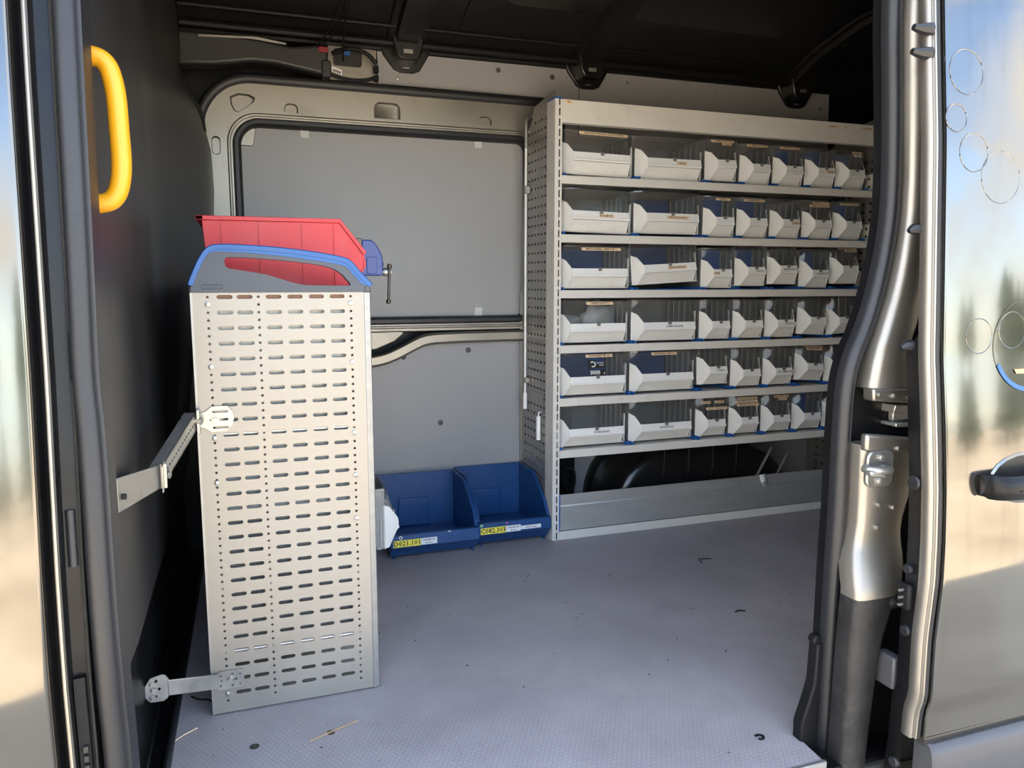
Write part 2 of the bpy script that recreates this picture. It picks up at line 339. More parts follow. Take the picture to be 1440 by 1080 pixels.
# tree line across the yard, mirrored in the paintwork
tb, tk = MB(), MB()
rnd = random.Random(3)
for i in range(46):
    x = -42 + i * 1.9 + rnd.uniform(-.6, .6); y = -24 + rnd.uniform(-3, 3); h = rnd.uniform(3.2, 5.6) * (1.25 if rnd.random() < .2 else 1); w = rnd.uniform(1.0, 1.8)
    tk.cyl((x, y, GZ), (x, y, GZ + h * .5), .16, 7, .08)
    for tier in range(4):
        zb = GZ + h * (.12 + .2 * tier); rr_ = w * (1 - .2 * tier); n_ = 11
        ring = [(x + rr_ * (1 + rnd.uniform(-.18, .18)) * math.cos(2 * math.pi * k / n_), y + rr_ * math.sin(2 * math.pi * k / n_), zb + rnd.uniform(-.15, .15)) for k in range(n_)]
        top = (x + rnd.uniform(-.1, .1), y, zb + h * .34)
        tb.add(ring + [top, (x, y, zb + .1)], [(k, (k + 1) % n_, n_) for k in range(n_)] + [((k + 1) % n_, k, n_ + 1) for k in range(n_)])
trees = build(tb, 'tree_line', 'leaf'); tag(trees, 'dark conifer tree line across the yard, mirrored in the door paint', 'trees'); trees['kind'] = 'stuff'
build(tk, 'trunks', 'bark', trees)['kind'] = 'stuff'

# floor
fl = MB(); fl.prism([(-0.16, 3.05), (3.4, 3.05), (3.4, 1.30), (1.165, 1.305), (1.125, 1.262), (1.12, 1.196), (-0.19, 1.196), (-0.19, 1.30), (-0.178, 1.6)], XY(0), -0.018, 0)
floor = struct(build(fl, 'floor', 'floor', bevel=0.003), 'grey hexagon-patterned load floor')
ed = MB(); ed.box(-0.2, 1.122, 1.186, 1.196, -0.03, 0.002); build(ed, 'floor_edge_strip', 'alu_edge', floor, 0.002)
sb = MB(); sb.box(-0.3, 3.4, 1.19, 3.1, -0.16, -0.02); struct(build(sb, 'trim_1', 'paint_black'), 'dark underframe below the load floor')
# entry step below the floor
st = MB(); st.box(-0.27, 1.3, 1.10, 1.2, -0.36, -0.30); struct(build(st, 'trim_2', 'black', bevel=0.01), 'black plastic entry step')

# ceiling -------------------------------------------------------------
ROOF = [(1.26, 1.84), (1.33, 1.93), (1.45, 1.99), (1.7, 2.045), (2.15, 2.07), (2.6, 2.045), (2.85, 1.985), (2.98, 1.925), (3.05, 1.862)]
rz = lambda y: interp(ROOF, y)
xs = [-0.5, -0.12] + [0.0 + .05 * i for i in range(69)]
ys = [1.26 + (3.06 - 1.26) * i / 40 for i in range(41)]
rm = MB()
bowx = [0.64, 1.40, 2.45]
def bead(x, y):
    d = 0
    for bc in (0.16, 0.98, 1.14, 1.72, 1.92, 2.12, 2.9): d = max(d, 0.010 * max(0, 1 - abs(x - bc) / 0.05))
    return d * min(1, max(0, (2.85 - y) / .1)) * min(1, max(0, (y - 1.45) / .1))
rm.grid([[(x, y, rz(y) + bead(x, y)) for y in ys] for x in xs])
rm.box(-0.5, 3.45, 1.26, 3.06, 2.13, 2.16)
ceil = struct(build(rm, 'ceiling', 'roof_black', angle=60), 'black painted ribbed van roof')
for bx_ in bowx:
    yy = [1.30 + (3.02 - 1.30) * i / 24 for i in range(25)]
    prof = [(-.075, -.002), (-.070, -.012), (-.048, -.012), (-.040, -.034), (.040, -.034), (.048, -.012), (.070, -.012), (.075, -.002)]
    b = MB(); b.grid([[(bx_ + px, y, rz(y) + pz) for px, pz in prof] for y in yy])
    bow = build(b, 'roof_bow', 'roof_black', ceil, angle=25)
    hb = MB()
    for k in range(9):
        y = 2.86 - .14 * k; z = rz(y) - .0352; hb.prism(circle(bx_, y, .013 if k % 2 else .007, 10), lambda a, b_, d, z=z, y=y: (a, b_, z + (rz(b_) - rz(y)) + d), 0, .0015)
    build(hb, 'lightening_holes', 'ink', bow)
    br = MB()   # bolted foot against the side wall
    foot = [(bx_ - .105, 1.90), (bx_ - .085, 1.85), (bx_ - .045, 1.80), (bx_ - .02, 1.79), (bx_ + .03, 1.79), (bx_ + .055, 1.80), (bx_ + .085, 1.85), (bx_ + .11, 1.90)]
    br.prism(foot, XZ(3.02), 0, .03)
    ft = build(br, 'bow_foot', 'roof_black', ceil, .004)
    b2 = MB(); b2.prism([(bx_ - .06, 1.91), (bx_ - .045, 1.845), (bx_ - .03, 1.825), (bx_ + .035, 1.825), (bx_ + .05, 1.845), (bx_ + .065, 1.91)], XZ(2.975), 0, .05)
    build(b2, 'foot_block', 'roof_black', ft, .006)
    b3 = MB(); b3.box(bx_ - .016, bx_ + .018, 2.972, 2.977, 1.848, 1.862); b3.box(bx_ - .012, bx_ + .014, 3.014, 3.02, 1.804, 1.808)
    build(b3, 'foot_tab', 'steel', ft)
# flat cross strap beside the first bow, roof side rail
b = MB()
yy = [2.2 + (2.93 - 2.2) * i / 10 for i in range(11)]
b.grid([[(.86 + px, y, rz(y) - .012 + pz) for px, pz in ((-.03, .01), (-.03, 0), (.03, 0), (.03, .01))] for y in yy]); build(b, 'roof_strap', 'roof_black', ceil)
b = MB()
for (y0, z0, r_) in ((3.0, 1.885, .014), (3.035, 1.872, .012), (2.95, 1.93, .008)): b.tube([(-.15, y0, z0), (1.2, y0, z0 + .004), (3.3, y0, z0 + .008)], r_, 8)
build(b, 'roof_side_rail', 'black', ceil)
b = MB(); b.prism(rrect(.95, 2.33, 2.3, 2.78, .06), lambda a, c, d: (a, c, rz(c) - .004 + d), 0, .002); build(b, 'roof_panel_pressing', 'roof_black', ceil, angle=60)

# far side wall ------------------------------------------------------
wb = MB(); wb.box(-0.3, 3.45, 3.10, 3.14, -0.05, 2.1)
wall = struct(build(wb, 'wall_back', 'paint_black'), 'far side wall of the van body')
o_ = holed([(.535, 1.735), (.535, 1.765), (.535, 1.862), (1.45, 1.868), (2.65, 1.876), (2.66, 1.60), (1.17, 1.60), (1.165, 1.735)], [], XZ(3.035), .006)
up = build(o_, 'upper_wall_board', 'panel', wall)
b = MB(); b.box(1.368, 1.3705, 3.0335, 3.036, 1.6, 1.868); build(b, 'board_joint', 'ink', up)
o_ = holed([(1.17, .76), (1.17, 1.60), (2.66, 1.60), (2.66, .76)], [], XZ(3.04), .006); build(o_, 'middle_wall_board', 'panel', wall)
b = MB(); b.box(1.355, 3.2, 3.04, 3.046, 0, .76); build(b, 'rear_lower_wall_board', 'panel', wall)
b = MB(); b.prism([(.15, 0), (1.24, 0), (1.24, .765), (.72, .765), (.665, .75), (.60, .715), (.52, .68), (.15, .66)], XZ(3.035), 0, .006)
lw = build(b, 'lower_wall_board', 'panel', wall)
def plugs(lst, m, r, y, parent, name):
    for (x, z) in lst:
        p = MB(); p.tube([(x, y + .004, z), (x, y - .001, z), (x, y - .004, z), (x, y - .005, z)], [r, r, r * .8, r * .3], 10); build(p, name, m, parent)
plugs([(.613, .700), (.883, .720), (.762, .424)], 'cladding', .011, 3.034, lw, 'wall_plug')
plugs([(1.016, 1.835), (1.249, 1.828)], 'cladding', .010, 3.034, up, 'wall_plug')
plugs([(.611, 1.769), (1.593, 1.835), (2.034, 1.842), (2.60, 1.80)], 'zinc', .007, 3.034, up, 'screw')
plugs([(1.55, 1.872), (1.80, 1.872), (2.05, 1.873), (2.24, 1.874)], 'black', .008, 3.034, up, 'clip')

# far sliding door: pressed steel frame round a boarded-up window
d2 = empty('door_2', (0, 0, 0)); struct(d2, 'closed far-side sliding door with pressed steel frame')
outer = rrect(-0.088, 1.26, .805, 1.705, [.01, .01, .06, .17], 10)
inner = rrect(.018, 1.142, .845, 1.572, [.05, .05, .05, .085], 8)
rec = [[(.003, 1.655), (.03, 1.668), (.07, 1.666), (.088, 1.655), (.082, 1.640), (.06, 1.622), (.03, 1.602), (.015, 1.606), (.004, 1.63)],
       rrect(.188, .237, 1.612, 1.645, [.004, .004, .018, .018], 4), rrect(.516, .616, 1.615, 1.675, [.004, .004, .024, .024], 4),
       rrect(.930, .985, 1.617, 1.650, [.004, .004, .018, .018], 4), rrect(-.066, -.036, 1.45, 1.515, .014, 4),
       rrect(1.158, 1.232, 1.2, 1.26, .01, 3)]
fr = holed(outer, [inner] + rec, XZ(3.022), .012); build(fr, 'door_frame', 'paint_in', d2, .004)
for r_ in rec:
    cx = sum(p[0] for p in r_) / len(r_); cz = sum(p[1] for p in r_) / len(r_)
    big = [(cx + (a - cx) * 1.04, cz + (b_ - cz) * 1.04) for a, b_ in r_]; sm = [(cx + (a - cx) * .86, cz + (b_ - cz) * .86) for a, b_ in r_]
    n_ = len(r_); p = MB(); p.add([(a, 3.026, b_) for a, b_ in big] + [(a, 3.036, b_) for a, b_ in sm], [(i, (i + 1) % n_, n_ + (i + 1) % n_, n_ + i) for i in range(n_)] + [tuple(range(n_, 2 * n_))])
    build(p, 'pressed_recess', 'paint_in', d2, angle=50)
# raised rim along the frame, rubber rings outside and inside
sw = MB(); sw.sweep(rrect(-.008, 1.170, .82, 1.598, [.07, .07, .07, .105], 10), [(-.006, .022), (-.003, .0185), (.003, .0185), (.006, .022)], XZ(3.0), True, False); build(sw, 'frame_rim', 'paint_in', d2, angle=50)
sw = MB(); sw.sweep([(1.28, .86)] + rrect(-.106, 1.28, .68, 1.722, [.06, .06, .07, .185], 12)[26:52] + [(-.106, .70)], [(-.016, .03), (-.016, .008), (-.008, .0), (.008, .0), (.018, .008), (.018, .03)], XZ(3.0)); build(sw, 'outer_rubber_seal', 'rubber', d2, angle=50)
sw = MB(); sw.sweep(rrect(.018, 1.142, .845, 1.572, [.05, .05, .05, .085], 10), [(.016, .05), (.016, .024), (.006, .008), (-.006, .008), (-.014, .022), (-.02, .05)], XZ(3.0), True); build(sw, 'inner_rubber_seal', 'rubber', d2, angle=50)
w1 = MB(); w1.box(.0, 1.16, 3.048, 3.054, .83, 1.60); w1 = build(w1, 'window_1', 'panel'); struct(w1, 'grey board closing the far door window')
for (x, z0, z1) in ((.259, 1.53, 1.59), (.934, 1.53, 1.585), (.931, .85, .895)):
    p = MB(); p.prism(rrect(x - .016, x + .016, z0, z1, .005, 3), XZ(3.044), 0, .004); build(p, 'retaining_tab', 'board_tab', w1, .001)
p = MB(); p.prism([(.03, 1.49), (.075, 1.49), (.088, 1.55), (.06, 1.56), (.03, 1.53)], XZ(3.040), 0, .006); build(p, 'window_corner_gusset', 'paint_in', w1, .002)
# belt rail below the window with its sweeping bar
b = MB(); b.box(.15, 1.25, 3.026, 3.06, .80, .846); build(b, 'belt_black_strip', 'paint_black', d2, .003)  # glossy black strip between the window and the belt bar
path = smooth([(1.26, .778), (1.0, .778), (.80, .776), (.70, .772), (.645, .748), (.58, .715), (.52, .693), (.40, .68), (.15, .675)], 2)
b = MB(); b.sweep(path, [(-.022, .03), (-.022, .012), (-.014, .0), (.014, .0), (.024, .012), (.024, .03)], XZ(2.995), False); build(b, 'belt_bar', 'paint_in', d2, angle=50)
b = MB(); b.prism([(.2, .80), (.60, .806), (.615, .798), (.575, .765), (.50, .735), (.35, .72), (.2, .72)], XZ(3.012), 0, .02); build(b, 'belt_gusset', 'paint_in', d2, .004)

# black header trim and wiring over the far door
t3 = MB()
hp = [(-.16, 1.735), (-.05, 1.742), (.08, 1.765), (.16, 1.765), (.345, 1.738), (.345, 1.838), (.30, 1.842), (.22, 1.828), (.10, 1.845), (-.16, 1.85)]
t3.prism(hp, XZ(2.96), 0, .07); trim3 = struct(build(t3, 'trim_3', 'bulk', bevel=.012, seg=3), 'black plastic header trim above the far door')
b = MB(); b.box(.32, .352, 2.95, 3.03, 1.732, 1.79); build(b, 'end_cap', 'bulk', trim3, .004)
b = MB(); b.prism([(-.09, 1.838), (.10, 1.848), (.20, 1.836), (.20, 1.830), (.08, 1.838), (-.09, 1.828)], XZ(2.952), 0, .008); build(b, 'taped_strip', 'steel', trim3, .002)
b = MB(); b.prism([(.352, 1.742), (.53, 1.735), (.53, 1.862), (.352, 1.868)], XZ(3.03), 0, .012); hp_ = build(b, 'header_plate', 'paint_in', trim3)
b = MB(); b.prism(rrect(.37, .475, 1.795, 1.855, .012), XZ(3.024), 0, .007); build(b, 'plate_opening', 'ink', trim3)
b = MB(); b.tube(smooth([(.36, 3.015, 1.757), (.42, 3.01, 1.742), (.49, 3.01, 1.745), (.53, 3.012, 1.765)], 2), .007, 7); build(b, 'plate_seal', 'rubber', trim3)
b = MB(); b.box(.515, .533, 3.0, 3.02, 1.775, 1.80); b.box(.515, .533, 3.0, 3.02, 1.745, 1.765); build(b, 'cable_clip', 'black', trim3, .002)
lb = MB(); lb.prism([(.362, 1.790), (.400, 1.778), (.400, 1.758), (.362, 1.770)], XZ(3.018), 0, .002); lb = build(lb, 'paper_sticker', 'paper', trim3)
b = MB()
for k in range(4): b.box(.368 + .007 * k, .373 + .007 * k, 3.0165, 3.018, 1.770 - .002 * k, 1.778 - .002 * k)
build(b, 'printed_marks', 'ink', lb)
wires = empty('wire_bundle', (.36, 2.9, 1.85), 'thin black wires hanging below the roof by the header trim', 'wires')
for k, pts in enumerate([[(.30, 2.97, 1.84), (.33, 2.95, 1.862), (.36, 2.9, 1.92), (.385, 2.8, 1.975), (.39, 2.6, 2.02), (.36, 2.3, 2.05)],
                         [(.32, 2.97, 1.842), (.36, 2.95, 1.87), (.385, 2.9, 1.925), (.40, 2.8, 1.98), (.40, 2.6, 2.02), (.42, 2.3, 2.05)],
                         [(.40, 2.985, 1.80), (.398, 2.95, 1.86), (.40, 2.88, 1.935), (.41, 2.78, 1.985), (.42, 2.55, 2.025)]]):
    b = MB(); b.tube(smooth([tuple(c - d for c, d in zip(p, (.36, 2.9, 1.85))) for p in pts], 2), .0035, 6); build(b, 'wire', 'black', wires)
b = MB(); b.box(-.05, -.015, .055, .075, -.033, -.012); build(b, 'connector', 'redplug', wires, .003)
b = MB(); b.box(.06, .10, -.12, -.105, .115, .123); build(b, 'cable_tie', 'zinc', wires, .002)
b = MB(); b.tube(smooth([(0.0, .07, -.03), (.06, .08, .0), (.13, .09, -.01), (.165, .10, -.045)], 2), .008, 8); build(b, 'corrugated_hose', 'black', wires)
b = MB(); b.box(.045, .07, .105, .118, -.022, .002); build(b, 'plug_tip', 'ink_blue', wires, .002)

# bulkhead (left) ----------------------------------------------------
def bulk_x(y, z):
    t = min(1, max(0, (y - 1.95) / 1.05)); t = t * t * (3 - 2 * t)
    bz = interp([(.30, 0), (.6, .02), (.9, .08), (1.15, .128), (1.32, .138), (1.46, .135), (1.56, .112), (1.63, .07), (1.70, .052), (2.0, .045)], z)
    crease = .018 * max(0, 1 - abs(y - 2.0) / .22) * min(1, max(0, (z - .3) / .3))
    near = -.012 * max(0, 1 - (y - 1.26) / .25)
    return -.203 + bz * t + crease + near
bk = MB()
yy = [1.255 + (3.05 - 1.255) * i / 44 for i in range(45)]; zz = [.335 + (2.1 - .335) * i / 50 for i in range(51)]
rows = [[(bulk_x(y, z), y, z) for y in yy] for z in zz]
rows.insert(0, [(x - .02, y, z + .006) for x, y, z in rows[0]]); rows.insert(0, [(x - .10, y, z) for x, y, z in rows[0]])
bk.grid(rows)
wl_ = struct(build(bk, 'wall_left', 'bulk', angle=70), 'black moulded plastic bulkhead lining')
b = MB(); b.box(-.36, -.30, 1.2, 3.1, -.1, 2.12); build(b, 'bulkhead_steel', 'paint_black', wl_)
b = MB(); b.box(-.30, -.215, 1.27, 3.08, -.02, .02); b.box(-.235, -.225, 1.27, 3.05, .0, .34); build(b, 'lower_bulkhead_panel', 'paint_black', wl_, .003)
b = MB(); b.tube([(-.196, 1.25, .008), (-.182, 1.6, .008), (-.162, 3.0, .008)], .008, 8); build(b, 'floor_edge_sealant', 'rubber', wl_)
b = MB(); b.tube(smooth([(-.165, 2.93, 1.66), (-.135, 2.9, 1.60), (-.112, 2.88, 1.55), (-.108, 2.88, 1.50)], 2), [.02] + [.045] * 12 + [.03, .01][:1] if False else .032, 12); build(b, 'lining_lug', 'bulk', wl_, angle=60)

# rear end and near side of the load bay
b = MB(); b.box(3.40, 3.45, 1.2, 3.14, -.1, 2.14); struct(build(b, 'wall_right', 'paint_black'), 'dark rear end of the load bay')
b = MB()
zz = [GZ + .25 + (2.14 - GZ - .25) * i / 30 for i in range(31)]
b.grid([[(1.36, by(z) + .10, z), (1.36, by(z), z), (3.45, by(z), z)] for z in zz]); b.grid([[(1.355, 1.30, z), (3.45, 1.30, z)] for z in zz])
wf = struct(build(b, 'wall_front', 'paint_in', angle=60), 'near side panel behind the open sliding door')
b = MB(); zz = [1.80 + .34 * i / 8 for i in range(9)]
b.grid([[(-.5, by(z), z), (3.45, by(z), z)] for z in zz]); b.box(-.5, 1.4, 1.235, 1.30, 1.80, 2.14)
struct(build(b, 'trim_4', 'paint_in', angle=60), 'painted header over the side door opening')
b = MB(); b.add([(-.5, 1.2, 2.15), (3.45, 1.2, 2.15), (3.45, 3.14, 2.15), (-.5, 3.14, 2.15)], [(0, 1, 2, 3)]); build(b, 'roof_skin', 'paint', ceil)
b = MB(); b.box(-1.2, 3.45, 1.17, 1.25, -.30, -.03); struct(build(b, 'trim_5', 'paint_in', bevel=.01), 'painted sill below the door opening')
# cab in front of the bulkhead, closing the shell and throwing the van's shade
b = MB(); b.box(-2.2, -.40, 1.32, 3.1, -.3, 1.5); struct(build(b, 'trim_6', 'paint_black', bevel=.05), 'dark cab body ahead of the bulkhead')

# wheel arch behind the rack
wa = MB()
prof = smooth([(1.41, -.02), (1.41, .12), (1.47, .24), (1.60, .315), (1.9, .335), (2.2, .30), (2.33, .17), (2.38, .05), (2.38, -.02)], 2)
rows = []
for (o, y) in ((.0, 3.045), (0, 3.0), (-.012, 2.985), (-.03, 2.985), (-.034, 2.80), (-.045, 2.782), (-.07, 2.775), (-.30, 2.775)):
    rows.append([(1.9 + (a - 1.9) * (1 + o / .48), y, -.02 + (c + .02) * (1 + o / .36)) for a, c in prof])
wa.grid(rows); arch = struct(build(wa, 'trim_7', 'roof_black', angle=45), 'glossy black wheel arch behind the rack')
for x in (1.66, 1.78, 1.90, 2.02):
    b = MB(); b.box(x, x + .006, 2.768, 2.776, 0, .30); build(b, 'arch_rib', 'paint_black', arch, .002)
for (p0, p1) in (((1.50, 2.80, .20), (1.58, 2.81, .27)), ((1.56, 2.79, .16), (1.64, 2.80, .26))):
    b = MB(); b.tube([p0, p1], .012, 8); build(b, 'arch_swage', 'paint_black', arch)
b = MB(); b.tube([(2.10, 2.765, .10), (2.20, 2.765, .27)], .006, 8); b.tube([(2.21, 2.765, .10), (2.29, 2.765, .24)], .006, 8); build(b, 'arch_stay', 'steel', arch)
b = MB(); b.tube(smooth([(1.30, 2.98, .20), (1.335, 2.97, .20), (1.335, 2.96, .12), (1.30, 2.96, .10), (1.28, 2.97, .15)], 2), .008, 8); b.box(1.25, 1.352, 3.0, 3.04, 0, .34); build(b, 'wiring_box', 'black', wall)

# ================================================================== DOOR JAMBS
def ypanel(name, left, right, ybase, m, parent=None, thick=.03, roll=.012, nz=40):
    """pressed panel between two (x,z) edge curves, left and right edges rolled back"""
    zt = min(left[0][1], right[0][1]); zb = max(left[-1][1], right[-1][1])
    lt = [(z, x) for x, z in left]; rt = [(z, x) for x, z in right]; rows = []
    for i in range(nz + 1):
        z = zt + (zb - zt) * i / nz; xl, xr = interp(lt, z), interp(rt, z); y = ybase(z) if callable(ybase) else ybase
        w = max(xr - xl, .01); r_ = min(roll, w * .3)
        rows.append([(xl, y + thick, z), (xl, y + r_, z), (xl + r_ * .3, y + r_ * .3, z), (xl + r_, y, z), (xl + w * .5, y - .002, z), (xr - r_, y, z), (xr - r_ * .3, y + r_ * .3, z), (xr, y + r_, z), (xr, y + thick, z)])
    b = MB(); b.grid(rows); m_ = 9
    top = len(rows) - 1
    b.f.append(tuple(range(m_))); b.f.append(tuple(top * m_ + j for j in range(m_ - 1, -1, -1)))
    return build(b, name, m, parent, angle=50)
jamb = empty('trim_8', (0, 0, 0)); struct(jamb, 'rear door jamb with pressed steel panels')
SEAL = smooth([(1.243, 1.85), (1.243, 1.548), (1.262, 1.362), (1.275, 1.167), (1.266, 1.066), (1.248, .980), (1.226, .907), (1.197, .849), (1.182, .790), (1.181, .655), (1.183, .517), (1.180, .392), (1.180, .232), (1.179, .068), (1.177, -.12)], 2)
b = MB(); b.sweep(SEAL, [(-.016, .02), (-.016, .004), (-.011, -.008), (-.002, -.012), (.006, -.009), (.008, -.003), (.011, -.007), (.0155, -.003), (.0155, .02)], XZ(1.255)); build(b, 'rubber_door_seal', 'rubber', jamb, angle=60)
b = MB(); rows = []
for (x, z) in SEAL: rows.append([(x - .012, 1.30, z), (x - .008, 1.272, z), (x + .02, 1.268, z), (1.30, 1.262, z), (1.345, 1.25, z), (1.37, 1.235, z)])
b.grid(rows); build(b, 'jamb_backing', 'paint_black', jamb, angle=50)
upL = [(1.262, 1.85), (1.262, 1.538), (1.279, 1.355), (1.292, 1.164), (1.284, 1.065), (1.268, .980), (1.245, .908), (1.227, .850), (1.216, .781)]
upR = [(1.335, 1.85), (1.335, 1.545), (1.345, 1.359), (1.352, 1.166), (1.350, 1.066), (1.346, .979), (1.336, .921), (1.318, .870), (1.316, .835), (1.335, .80), (1.346, .779)]
ypanel('upper_jamb_pressing', smooth(upL, 1), smooth(upR, 1), lambda z: 1.222 + .010 * max(0, (.9 - z) / .1) * 0, 'paint_in', jamb, .045, .016, 60)
b = MB(); b.prism([(1.213, .783), (1.348, .777), (1.350, .744), (1.215, .757)], XZ(1.216), 0, .03); fl_ = build(b, 'jamb_flange', 'paint_in', jamb, .004)
plugs([(1.224, .771), (1.265, .766), (1.308, .760)], 'paint_in', .006, 1.214, fl_, 'spot_weld')
b = MB(); b.sweep([(1.285, .745), (1.40, .740)], [(-.001, .0), (-.018, .004), (-.018, .05), (-.001, .05)], XZ(1.226)); b.sweep([(1.285, .698), (1.40, .692)], [(.0, -.004), (.008, -.004), (.008, .05), (.0, .05)], XZ(1.226)); tr = build(b, 'roller_track', 'zinc', jamb, .002)
b = MB(); b.box(1.30, 1.345, 1.245, 1.26, .705, .728); build(b, 'track_roller_plate', 'steel', tr, .003)
plugs([(1.352, .716)], 'zinc', .010, 1.243, tr, 'bolt')
loL = [(1.197, .689), (1.193, .648), (1.196, .558), (1.195, .474), (1.176, .415), (1.168, .370), (1.164, .253), (1.164, .093), (1.162, -.16)]
loR = [(1.345, .666), (1.347, .621), (1.333, .561), (1.312, .490), (1.316, .440), (1.303, .391), (1.272, .340), (1.263, .301), (1.245, .240), (1.234, .079), (1.225, -.16)]
lp_y = lambda z: interp([(-.2, 1.186), (.35, 1.176), (.365, 1.177), (.445, 1.207), (.46, 1.210), (.60, 1.211), (.70, 1.212)], z)
sL, sR = smooth(loL, 1), smooth(loR, 1)
at_z = lambda c, z: (interp([(q[1], q[0]) for q in c], z), z)
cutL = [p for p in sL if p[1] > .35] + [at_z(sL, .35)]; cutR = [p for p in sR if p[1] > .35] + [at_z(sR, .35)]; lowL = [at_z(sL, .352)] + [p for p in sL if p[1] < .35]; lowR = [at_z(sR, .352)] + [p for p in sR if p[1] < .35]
ypanel('lower_jamb_pressing', cutL, cutR, lp_y, 'paint_in', jamb, .05, .014, 50)
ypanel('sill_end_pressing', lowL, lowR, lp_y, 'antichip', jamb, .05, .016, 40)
b = MB(); b.prism([(1.194, .692), (1.347, .672), (1.347, .640), (1.194, .655)], XZ(1.206), 0, .02); lf = build(b, 'lower_jamb_flange', 'paint_in', jamb, .006)
plugs([(1.276, .656)], 'paint_in', .007, 1.204, lf, 'spot_weld')
plugs([(1.235, .540), (1.276, .530), (1.234, .491)], 'paint_in', .006, 1.206, jamb, 'spot_weld')
sp = MB(); sp.prism(rrect(1.193, 1.262, .580, .656, .016, 5), XZ(1.199), 0, .01)
stk = build(sp, 'striker_plate', 'zinc', jamb, .003)
b = MB(); b.tube(smooth([(1.244, 1.20, .618), (1.240, 1.186, .618), (1.228, 1.178, .620), (1.20, 1.178, .622), (1.186, 1.184, .622), (1.184, 1.20, .624)], 2), .0085, 10); build(b, 'striker_hook', 'zinc', stk)
b = MB(); b.prism([(1.178, .612), (1.215, .604), (1.22, .612), (1.20, .622), (1.176, .624)], XZ(1.172), 0, .018); build(b, 'striker_wedge', 'steel', stk, .004)
plugs([(1.226, .642), (1.226, .594)], 'zinc', .0085, 1.197, stk, 'screw')
b = MB(); b.prism(rrect(1.196, 1.216, .47, .535, .006), XZ(1.235), 0, .03); build(b, 'jamb_buffer', 'black', jamb, .004)
# black contact strip on the inner edge of the open door is built with the door; contact plug on the jamb
b = MB(); b.tube([(1.255, 1.20, .335), (1.268, 1.18, .335), (1.272, 1.172, .335)], [.018, .016, .010], 12); b.tube([(1.268, 1.18, .335), (1.29, 1.165, .332)], .007, 8); build(b, 'contact_plunger', 'black', jamb)
b = MB(); b.box(1.247, 1.272, 1.15, 1.20, .155, .225); build(b, 'jamb_block', 'cladding', jamb, .005)
# floor-end corner trim beside the seal
b = MB(); b.prism([(1.150, .22), (1.168, .22), (1.17, -.1), (1.12, -.1), (1.118, .04), (1.135, .09), (1.147, .13)], XZ(1.262), 0, .03); b.tube([(1.156, 1.268, .225), (1.156, 1.29, .225)], .012, 10); build(b, 'corner_trim', 'black', jamb, .004)

# front (left) door jamb, seal and the neighbouring door skin
jl = empty('trim_9', (0, 0, 0)); struct(jl, 'front door pillar with rubber seal')
zz = [-.3 + (1.95 + .3) * i / 40 for i in range(41)]
b = MB(); b.grid([[(-.283, by(z) + .06, z), (-.279, by(z) + .018, z), (-.268, by(z) + .016, z), (-.263, by(z) + .028, z), (-.258, by(z) + .026, z), (-.2545, by(z) + .012, z), (-.2515, by(z) + .010, z), (-.248, by(z) + .016, z), (-.246, by(z) + .034, z), (-.226, by(z) + .042, z), (-.222, by(z) + .05, z), (-.215, by(z) + .09, z)] for z in zz]); build(b, 'pillar_pressing', 'paint_black', jl, angle=40)
b = MB(); b.grid([[(-.2555, by(z) + .0115, z), (-.253, by(z) + .0085, z), (-.2505, by(z) + .0085, z), (-.2485, by(z) + .0125, z)] for z in zz]); build(b, 'pillar_ridge', 'paint_in', jl, angle=60)
b = MB(); b.grid([[(-.2285, by(z) + .040, z), (-.2265, by(z) + .036, z), (-.2245, by(z) + .040, z)] for z in zz]); build(b, 'pillar_weld_lip', 'paint_in', jl, angle=60)
sl = smooth([(-.207, 1.95), (-.207, 1.4), (-.209, 1.0), (-.212, .86), (-.206, .78), (-.204, .5), (-.198, .25), (-.196, -.3)], 2)
b = MB(); b.grid([[(x - .017, by(z) + .07, z), (x - .018, by(z) + .040, z), (x - .012, by(z) + .028, z), (x + .004, by(z) + .026, z), (x + .012, by(z) + .034, z), (x + .014, by(z) + .04, z), (x + .018, by(z) + .042, z), (x + .02, by(z) + .10, z)] for x, z in sl]); build(b, 'rubber_door_seal', 'rubber', jl, angle=60)
b = MB(); b.tube([(-.238, by(.68) + .038, .68), (-.237, by(.6) + .038, .60)], .007, 10); build(b, 'oval_grommet', 'rubber', jl)
b = MB(); zq = [.20 + .24 * i / 10 for i in range(11)]
b.grid([[(-.246, by(z) + .04, z), (-.245, by(z) + .026, z), (-.231, by(z) + .028, z), (-.230, by(z) + .044, z)] for z in zq]); ck = build(b, 'contact_plate', 'black', jl, angle=30)
b = MB()
for z in (.30, .315, .33): b.box(-.240, -.233, by(z) + .022, by(z) + .03, z - .005, z + .005)
build(b, 'contact_pin', 'rubber', ck, .001)
d3 = MB(); zz = [.262 + (1.95 - .262) * i / 30 for i in range(31)]
d3.grid([[(-.266, by(z) + .03, z), (-.270, by(z) + .004, z), (-.275, by(z), z), (-.5, by(z) - .002, z), (-1.3, by(z), z)] for z in zz])
d3 = struct(build(d3, 'door_3', 'paint', angle=60), 'grey metallic front door skin beside the pillar')
b = MB(); zz = [-.35 + (.255 + .35) * i / 12 for i in range(13)]
b.grid([[(-.266, by(z) + .03, z), (-.270, by(z) + .004, z), (-.275, by(z), z), (-1.3, by(z), z)] for z in zz]); build(b, 'lower_skin', 'paint', d3, angle=60)

